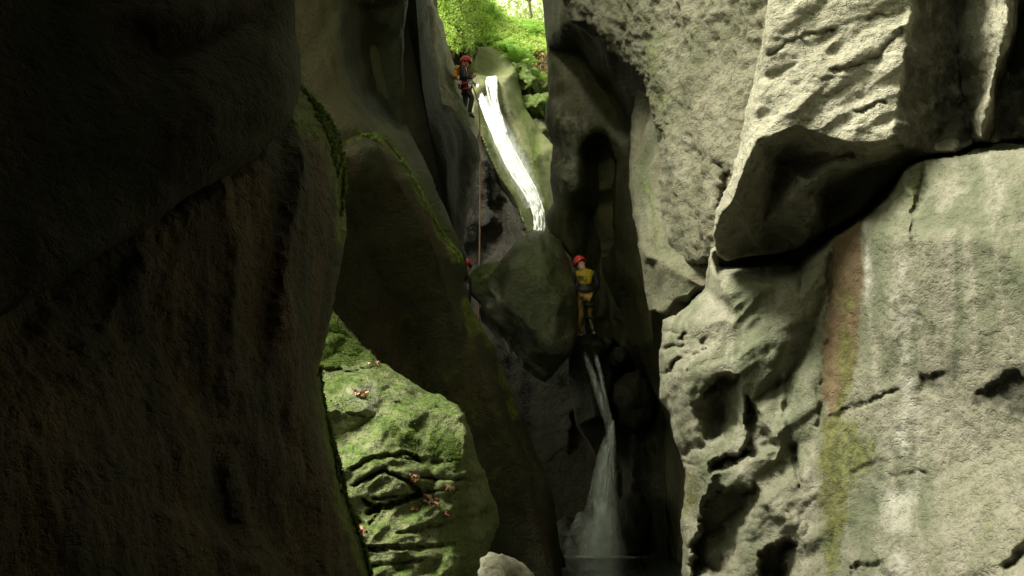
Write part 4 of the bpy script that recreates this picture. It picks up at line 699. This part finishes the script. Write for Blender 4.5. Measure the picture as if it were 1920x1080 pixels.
def person(root, J, look, clothes, helmet=True):
    """J: joints in the person's own frame (metres); look: unit vector of the face"""
    V, E, Rd, ix = [], [], [], {}
    def add(k, p, r, par=None):
        ix[k] = len(V); V.append(Vector(p)); Rd.append(r)
        if par is not None: E.append((ix[par], ix[k]))
    look = Vector(look).normalized(); head = Vector(J['head']); up = (head - Vector(J['neck'])).normalized(); look = (look - up * look.dot(up)).normalized(); side = up.cross(look)
    add('pelvis', J['pelvis'], (.15, .11)); pv, ch = Vector(J['pelvis']), Vector(J['chest'])
    add('waist', pv.lerp(ch, .45), (.125, .095), 'pelvis'); add('chest', ch, (.155, .115), 'waist'); add('neck', J['neck'], .058, 'chest'); add('jaw', head - up * .07 + look * .02, (.062, .07), 'neck')
    add('cranium', head + up * .03 - look * .01, (.078, .092), 'jaw'); add('crown', head + up * .095 - look * .01, (.05, .06), 'cranium')
    add('nose', head - up * .025 + look * .108, .012, 'jaw')
    for sg in (-1, 1): add('ear%d' % sg, head - up * .02 + side * sg * .085 - look * .005, .013, 'jaw')
    for s in ('L', 'R'):
        sh, el, wr, pm = (Vector(J[s + k]) for k in ('sh', 'el', 'wr', 'hand'))
        add(s + 'sh', sh, .058, 'chest'); add(s + 'ua', sh.lerp(el, .5), .050, s + 'sh'); add(s + 'el', el, .040, s + 'ua'); add(s + 'fa', el.lerp(wr, .4), .040, s + 'el'); add(s + 'wr', wr, .026, s + 'fa'); add(s + 'pm', pm, (.034, .02), s + 'wr')
        d = (pm - wr).normalized(); acr = d.cross(look)
        acr = acr.normalized() if acr.length > .1 else side; cu = d.cross(acr).normalized()
        for q, (off, L) in enumerate(((-.027, .062), (-.009, .073), (.009, .069), (.027, .054))):
            b0 = pm + acr * off + d * .03; m0 = b0 + d * L * .55 + cu * L * .15; t0 = m0 + d * L * .2 + cu * L * .5
            add('%sf%da' % (s, q), b0, .0095, s + 'pm'); add('%sf%db' % (s, q), m0, .0085, '%sf%da' % (s, q)); add('%sf%dc' % (s, q), t0, .007, '%sf%db' % (s, q))
        add(s + 'th1', pm - d * .02 - acr * .036 + cu * .01, .011, s + 'pm'); add(s + 'th2', pm + d * .02 - acr * .052 + cu * .03, .009, s + 'th1')
        hp, kn, an, toe = (Vector(J[s + k]) for k in ('hip', 'kn', 'an', 'toe'))
        add(s + 'hip', hp, (.092, .095), 'pelvis'); add(s + 'thigh', hp.lerp(kn, .5), .077, s + 'hip'); add(s + 'kn', kn, .056, s + 'thigh'); add(s + 'calf', kn.lerp(an, .35), .057, s + 'kn'); add(s + 'an', an, .036, s + 'calf')
        dn = (an - kn).normalized(); add(s + 'ball', an.lerp(toe, .65) + dn * .035, (.042, .028), s + 'an'); add(s + 'toe', toe + dn * .035, (.036, .018), s + 'ball')
    body = skinned('body', V, E, Rd, SKIN, root)
    def wear(name, keys, mat, grow=.014, only=None):
        ks = [k for k in keys]; mp = {ix[k]: i for i, k in enumerate(ks)}
        vv = [V[ix[k]] for k in ks]; ee = [(mp[a], mp[b]) for a, b in E if a in mp and b in mp]
        rr = [tuple(x + grow for x in (Rd[ix[k]] if isinstance(Rd[ix[k]], tuple) else (Rd[ix[k]],) * 2)) for k in ks]
        return skinned(name, vv, ee, rr, mat, root)
    for nm, keys, mat, g in clothes: wear(nm, keys, mat, g)
    for sg in (-1, 1):
        bm = bmesh.new(); bmesh.ops.create_uvsphere(bm, u_segments=10, v_segments=8, radius=.012); bmesh.ops.translate(bm, vec=head + side * sg * .032 + look * .083 + up * .005, verts=bm.verts); from_bm('eye', bm, DKE, root)
    bm = bmesh.new(); bmesh.ops.create_uvsphere(bm, u_segments=12, v_segments=8, radius=1); bmesh.ops.transform(bm, matrix=Matrix.Translation(head - up * .075 + look * .082) @ Matrix((side, look, up)).transposed().to_4x4() @ Matrix.Diagonal((.024, .008, .007, 1)), verts=bm.verts); from_bm('mouth', bm, HARN, root)
    # helmet: shell with a brim and side cut outs
    bm = bmesh.new(); bmesh.ops.create_uvsphere(bm, u_segments=36, v_segments=20, radius=1)
    for v in list(bm.verts):
        lim = -.18 - .22 * abs(v.co.x) + .12 * max(0, v.co.y)
        if v.co.z < lim: bm.verts.remove(v)
    for v in bm.verts:
        z = v.co.z; e = 1 + (.07 if z < 0 else 0) + .02 * math.cos(6 * math.atan2(v.co.x, v.co.y)) * (1 - abs(z)); v.co = Vector((v.co.x * .125 * e, v.co.y * .148 * e, z * .135))
    bmesh.ops.solidify(bm, geom=bm.faces[:], thickness=.012)
    M4 = Matrix.Translation(head + up * .035) @ Matrix((side, look, up)).transposed().to_4x4(); bmesh.ops.transform(bm, matrix=M4, verts=bm.verts); he = from_bm('helmet', bm, RED, root)
    bm = bmesh.new(); tube(bm, [M4 @ Vector(p) for p in ((-.10, .02, -.04), (-.075, .06, -.11), (0, .085, -.145), (.075, .06, -.11), (.10, .02, -.04))], .008, .008, 6); from_bm('chin_strap', bm, BLK, he)
    return ix
ARM = lambda s: [s + k for k in ('sh', 'ua', 'el', 'fa', 'wr')]
LEG = lambda s: [s + k for k in ('hip', 'thigh', 'kn', 'calf', 'an')]
def belt(root, name, c, rx, ry, z, mat, h=.045, tilt=(0, 0, 0)):
    bm = bmesh.new(); n = 28
    for i in range(n):
        a, b_ = 2 * math.pi * i / n, 2 * math.pi * (i + 1) / n
        for r0, r1 in ((1.0, 1.0),):
            vs_ = [Vector((c[0] + rx * math.cos(t), c[1] + ry * math.sin(t), c[2] + z + hh)) for t, hh in ((a, -h / 2), (b_, -h / 2), (b_, h / 2), (a, h / 2))]; bm.faces.new([bm.verts.new(v) for v in vs_])
    bmesh.ops.remove_doubles(bm, verts=bm.verts[:], dist=1e-4); bmesh.ops.solidify(bm, geom=bm.faces[:], thickness=-.01); return from_bm(name, bm, mat, root)
# person in yellow standing at the head of the lower fall, seen from behind (frame: x right, y away from viewer, z up)
D2 = 22.35; ft = at(1098, 634, D2); y1 = empty('person', ft)
tag(y1, 'person in red helmet and yellow vest standing above the lower waterfall beside the huge boulder', 'person')
J = dict(pelvis=(0, 0, .90), chest=(.0, .02, 1.26), neck=(-.04, .03, 1.44), head=(-.09, .06, 1.56), Lsh=(-.185, .02, 1.35), Lel=(-.25, .08, 1.09), Lwr=(-.16, .26, .98), Lhand=(-.11, .32, .99), Rsh=(.185, .02, 1.35), Rel=(.27, .06, 1.10), Rwr=(.20, .24, .95), Rhand=(.16, .31, .93),
         Lhip=(-.075, 0, .86), Lkn=(-.10, -.05, .47), Lan=(-.085, .06, .09), Ltoe=(-.11, .20, .03), Rhip=(.075, 0, .86), Rkn=(.085, .14, .50), Ran=(.17, .10, .13), Rtoe=(.22, .25, .08))
person(y1, J, (-.35, 1, -.15), [('hood', ['neck', 'jaw'], BLK, .014), ('suit', ['pelvis', 'waist', 'chest', 'neck'] + ARM('L') + ARM('R'), BLK, .010), ('trousers', ['pelvis'] + LEG('L') + LEG('R'), AMB, .014), ('boot', ['Lan', 'Lball', 'Ltoe'], BLK, .012), ('boot', ['Ran', 'Rball', 'Rtoe'], BLK, .012)])
# yellow vest: tapered shell over chest and shoulders
bm = bmesh.new(); rings = []
for z, rx, ry, yo in ((1.08, .10, .10, .0), (1.12, .135, .12, .0), (1.18, .155, .13, .01), (1.25, .175, .138, .02), (1.33, .205, .13, .02), (1.38, .205, .115, .02), (1.415, .15, .10, .02), (1.43, .085, .08, .025)):
    rings.append([bm.verts.new((rx * math.copysign(abs(math.cos(t)) ** .75, math.cos(t)) - .035 * (z - 1.1), yo + ry * math.sin(t), z)) for t in [2 * math.pi * k / 28 for k in range(28)]])
for a, b_ in zip(rings, rings[1:]):
    for k in range(28): bm.faces.new((a[k], a[(k + 1) % 28], b_[(k + 1) % 28], b_[k]))
bmesh.ops.solidify(bm, geom=bm.faces[:], thickness=.012); m, nt, p = newmat('yellow_vest_printed')
nz = ramp(nt, noise_(nt, coords(nt, (1.3, 1, 1)), 5.5, 5, .65, .6), .50, .60); nt.links.new(mixc(nt, nz, (.72, .53, .03), (.10, .07, .01)), p.inputs['Base Color']); p.inputs['Roughness'].default_value = .6
from_bm('vest', bm, m, y1); belt(y1, 'harness', (0, 0, .90), .185, .15, .08, BLK, .11)
belt(y1, 'leg_loop', (-.08, .03, .68), .108, .11, 0, BLK, .06); belt(y1, 'leg_loop', (.09, .03, .68), .108, .11, 0, BLK, .06); belt(y1, 'trim', (-.085, .05, .44), .078, .08, 0, BLK, .05); belt(y1, 'trim', (.108, .06, .44), .078, .08, 0, BLK, .05)
# person on the rope, in profile facing the fall (x right, y away)
D1 = 26.6; ft = at(882, 222, D1); r1 = empty('person', ft)
tag(r1, 'person in a red helmet and black wetsuit abseiling beside the bright upper waterfall', 'person')
J = dict(pelvis=(-.13, 0, .80), chest=(-.20, .0, 1.13), neck=(-.17, 0, 1.30), head=(-.13, 0, 1.43), Lsh=(-.20, -.17, 1.22), Lel=(-.17, -.22, .96), Lwr=(.03, -.10, 1.00), Lhand=(.09, -.07, 1.04), Rsh=(-.16, .17, 1.22), Rel=(-.04, .22, 1.02), Rwr=(.08, .08, .92), Rhand=(.11, .03, .88),
         Lhip=(-.13, -.08, .77), Lkn=(.04, -.11, .48), Lan=(-.02, -.10, .09), Ltoe=(.12, -.12, .02), Rhip=(-.13, .08, .77), Rkn=(-.12, .17, .46), Ran=(-.19, .14, .14), Rtoe=(-.06, .14, .06))
person(r1, J, (1, -.45, -.25), [('wetsuit', ['pelvis', 'waist', 'chest', 'neck'] + ARM('L') + ARM('R') + LEG('L') + LEG('R'), BLK, .012), ('boot', ['Lan', 'Lball', 'Ltoe'], BLK, .014), ('boot', ['Ran', 'Rball', 'Rtoe'], BLK, .014)])
hr = belt(r1, 'harness', (-.13, 0, .82), .165, .19, 0, HARN, .07); belt(r1, 'leg_loop', (-.085, -.09, .68), .11, .10, 0, HARN, .04); belt(r1, 'leg_loop', (-.12, .10, .66), .11, .10, 0, HARN, .04)
bm = bmesh.new(); tube(bm, [Vector(p) for p in ((-.20, -.12, .84), (-.06, -.14, .98), (-.04, -.13, 1.12), (-.10, -.16, 1.26), (-.22, -.17, 1.30), (-.32, -.12, 1.20), (-.30, -.14, .95), (-.20, -.17, .84))], .014, .014, 6); from_bm('chest_strap', bm, HARN, r1)
for (x, y, z) in ((.02, -.14, .83), (-.02, -.20, .80), (-.24, -.19, .84), (.0, -.1, .90)):
    bm = bmesh.new(); pts = [Vector((x + .022 * math.cos(t), y, z + .045 * math.sin(t))) for t in [2 * math.pi * k / 12 for k in range(13)]]; tube(bm, pts, .009, .009, 6); from_bm('carabiner', bm, MET, hr)
for (x, y, z) in ((-.29, -.17, .98), (-.02, -.19, .74)):
    bm = bmesh.new(); bmesh.ops.create_icosphere(bm, subdivisions=2, radius=1); bmesh.ops.transform(bm, matrix=Matrix.Translation((x, y, z)) @ Matrix.Diagonal((.035, .03, .055, 1)), verts=bm.verts); from_bm('pouch', bm, WHT, hr)
# orange kit bag on the back
bm = bmesh.new(); bmesh.ops.create_cube(bm, size=1); bmesh.ops.bevel(bm, geom=bm.edges[:] + bm.verts[:], offset=.18, segments=4, affect='EDGES', profile=.6)
bmesh.ops.transform(bm, matrix=Matrix.Diagonal((.17, .30, .40, 1)), verts=bm.verts)
bg = empty('kit_bag', ft + Vector((-.34, .02, 1.17)), 0); bg.rotation_euler = (0, .2, 0); bg.scale = (.8, .8, .8); tag(bg, 'small orange bag on the back of the abseiling person', 'bag'); from_bm('sack', bm, ORA, bg)
bm = bmesh.new(); tube(bm, [Vector(p) for p in ((.07, -.1, .16), (.20, -.13, .14), (.24, -.13, 0), (.08, -.1, -.15))], .012, .012, 6); from_bm('strap', bm, BLK, bg)
# third person, mostly hidden behind the dark rock: only part of the helmet shows
ft3 = at(871, 655, 21.0); h3 = empty('person', ft3); tag(h3, 'person hidden behind the dark middle rock with only the side of a red helmet showing', 'person')
hz = (at(871, 491, 21.0) - ft3).z - .03; J = dict(pelvis=(0, 0, .88), chest=(0, .02, 1.22), neck=(0, .03, 1.40), head=(0, .05, hz), Lsh=(-.18, .02, 1.33), Lel=(-.22, .05, 1.06), Lwr=(-.2, -.08, .84), Lhand=(-.19, -.11, .79), Rsh=(.06, .10, 1.33), Rel=(-.05, .2, 1.08), Rwr=(-.1, .3, .9), Rhand=(-.12, .33, .85),
         Lhip=(-.09, 0, .85), Lkn=(-.10, .02, .46), Lan=(-.10, 0, .09), Ltoe=(-.12, -.16, .03), Rhip=(.02, 0, .85), Rkn=(.02, .02, .46), Ran=(.0, 0, .09), Rtoe=(0, -.16, .03))
J['neck'] = (0, .04, hz - .15)
person(h3, J, (.4, -1, -.1), [('wetsuit', ['pelvis', 'waist', 'chest', 'neck'] + ARM('L') + ARM('R') + LEG('L') + LEG('R'), BLK, .012)])
# rope
top = at(852, 128, 26.7); hand = ft + Vector((.10, -.08, 1.04)); hip = ft + Vector((.02, -.1, .88)); edge = at(900, 244, D1 - .15); end = Vector((edge.x, edge.y, 4.6))
bm = bmesh.new(); tube(bm, [top, hand.lerp(top, .5), hand, hip, Vector((edge.x - .03, edge.y, hip.z - .55)), edge, edge.lerp(end, .3) + Vector((.015, 0, 0)), edge.lerp(end, .7), end], .016, .016, 8)
tag(from_bm('rope', bm, ROPE), 'thin reddish brown rope hanging straight down below the abseiling person', 'rope')

# ------------------------------------------------------------------ dead leaves on the ledge
from mathutils.bvhtree import BVHTree
bv = BVHTree.FromPolygons([v.co[:] for v in ledge.data.vertices], [p.vertices[:] for p in ledge.data.polygons])
def on_ledge(x, y):
    d = (at(x, y, 10) - Vector(CAM)).normalized(); h = bv.ray_cast(Vector(CAM), d); return h[0], h[1]
def leaf_mesh(seed):
    rs = random.Random(seed); bm = bmesh.new(); n = 7; L = []; Rr = []; Mi = []
    for i in range(n):
        t = i / (n - 1); wd = .5 * math.sin(math.pi * t) ** .7 * (1 - .25 * t); c = .18 * math.sin(math.pi * t) * rs.uniform(.6, 1.4)
        Mi.append(bm.verts.new((t - .5, 0, c))); L.append(bm.verts.new((t - .5, -wd * .55, c + wd * .35))); Rr.append(bm.verts.new((t - .5, wd * .55, c + wd * rs.uniform(.1, .4))))
    for i in range(n - 1): bm.faces.new((L[i], L[i + 1], Mi[i + 1], Mi[i])); bm.faces.new((Mi[i], Mi[i + 1], Rr[i + 1], Rr[i]))
    bmesh.ops.remove_doubles(bm, verts=bm.verts[:], dist=1e-4); bmesh.ops.solidify(bm, geom=bm.faces[:], thickness=.02)
    me = bpy.data.meshes.new('dead_leaf'); bm.to_mesh(me); bm.free(); return me
LC = [plain('dead_leaf_' + n, c, .6, .3, 40) for n, c in (('rust', (.22, .07, .04)), ('tan', (.50, .36, .22)), ('ochre', (.30, .16, .05)), ('pink', (.38, .18, .13)))]
lms = []
for i in range(8): me = leaf_mesh(i); me.materials.append(LC[(0, 1, 3, 0, 2, 3, 1, 0)[i]]); lms.append(me)
for (x, y, sx_, sy_, n, where) in ((672, 740, 15, 8, 15, 'in the hollow high on the mossy ledge'), (706, 684, 14, 3, 6, 'along the upper crack of the mossy ledge'), (773, 900, 11, 10, 13, 'in the middle crack of the mossy ledge'),
                                   (846, 915, 7, 2, 3, 'at the right end of the middle crack of the mossy ledge'), (805, 940, 10, 8, 13, 'below the middle crack of the mossy ledge'), (686, 998, 9, 5, 7, 'low on the left side of the mossy ledge'), (790, 955, 30, 14, 5, 'scattered over the lower part of the mossy ledge')):
    for k in range(n):
        h, nn = on_ledge(x + random.gauss(0, sx_ * .6), y + random.gauss(0, sy_ * .6))
        if h is None: continue
        o = bpy.data.objects.new('dead_leaf', random.choice(lms)); COL.objects.link(o); s_ = random.uniform(.04, .085); o.scale = (s_,) * 3
        nn = (nn + Vector((random.gauss(0, .35), random.gauss(0, .35), random.gauss(0, .35)))).normalized(); o.location = h + nn * .008
        o.rotation_euler = (nn.to_track_quat('Z', 'Y') @ Matrix.Rotation(random.uniform(0, 6.28), 3, 'Z').to_quaternion()).to_euler()
        tag(o, 'reddish brown dead leaf ' + where, 'leaf', 'dead leaves ' + where)
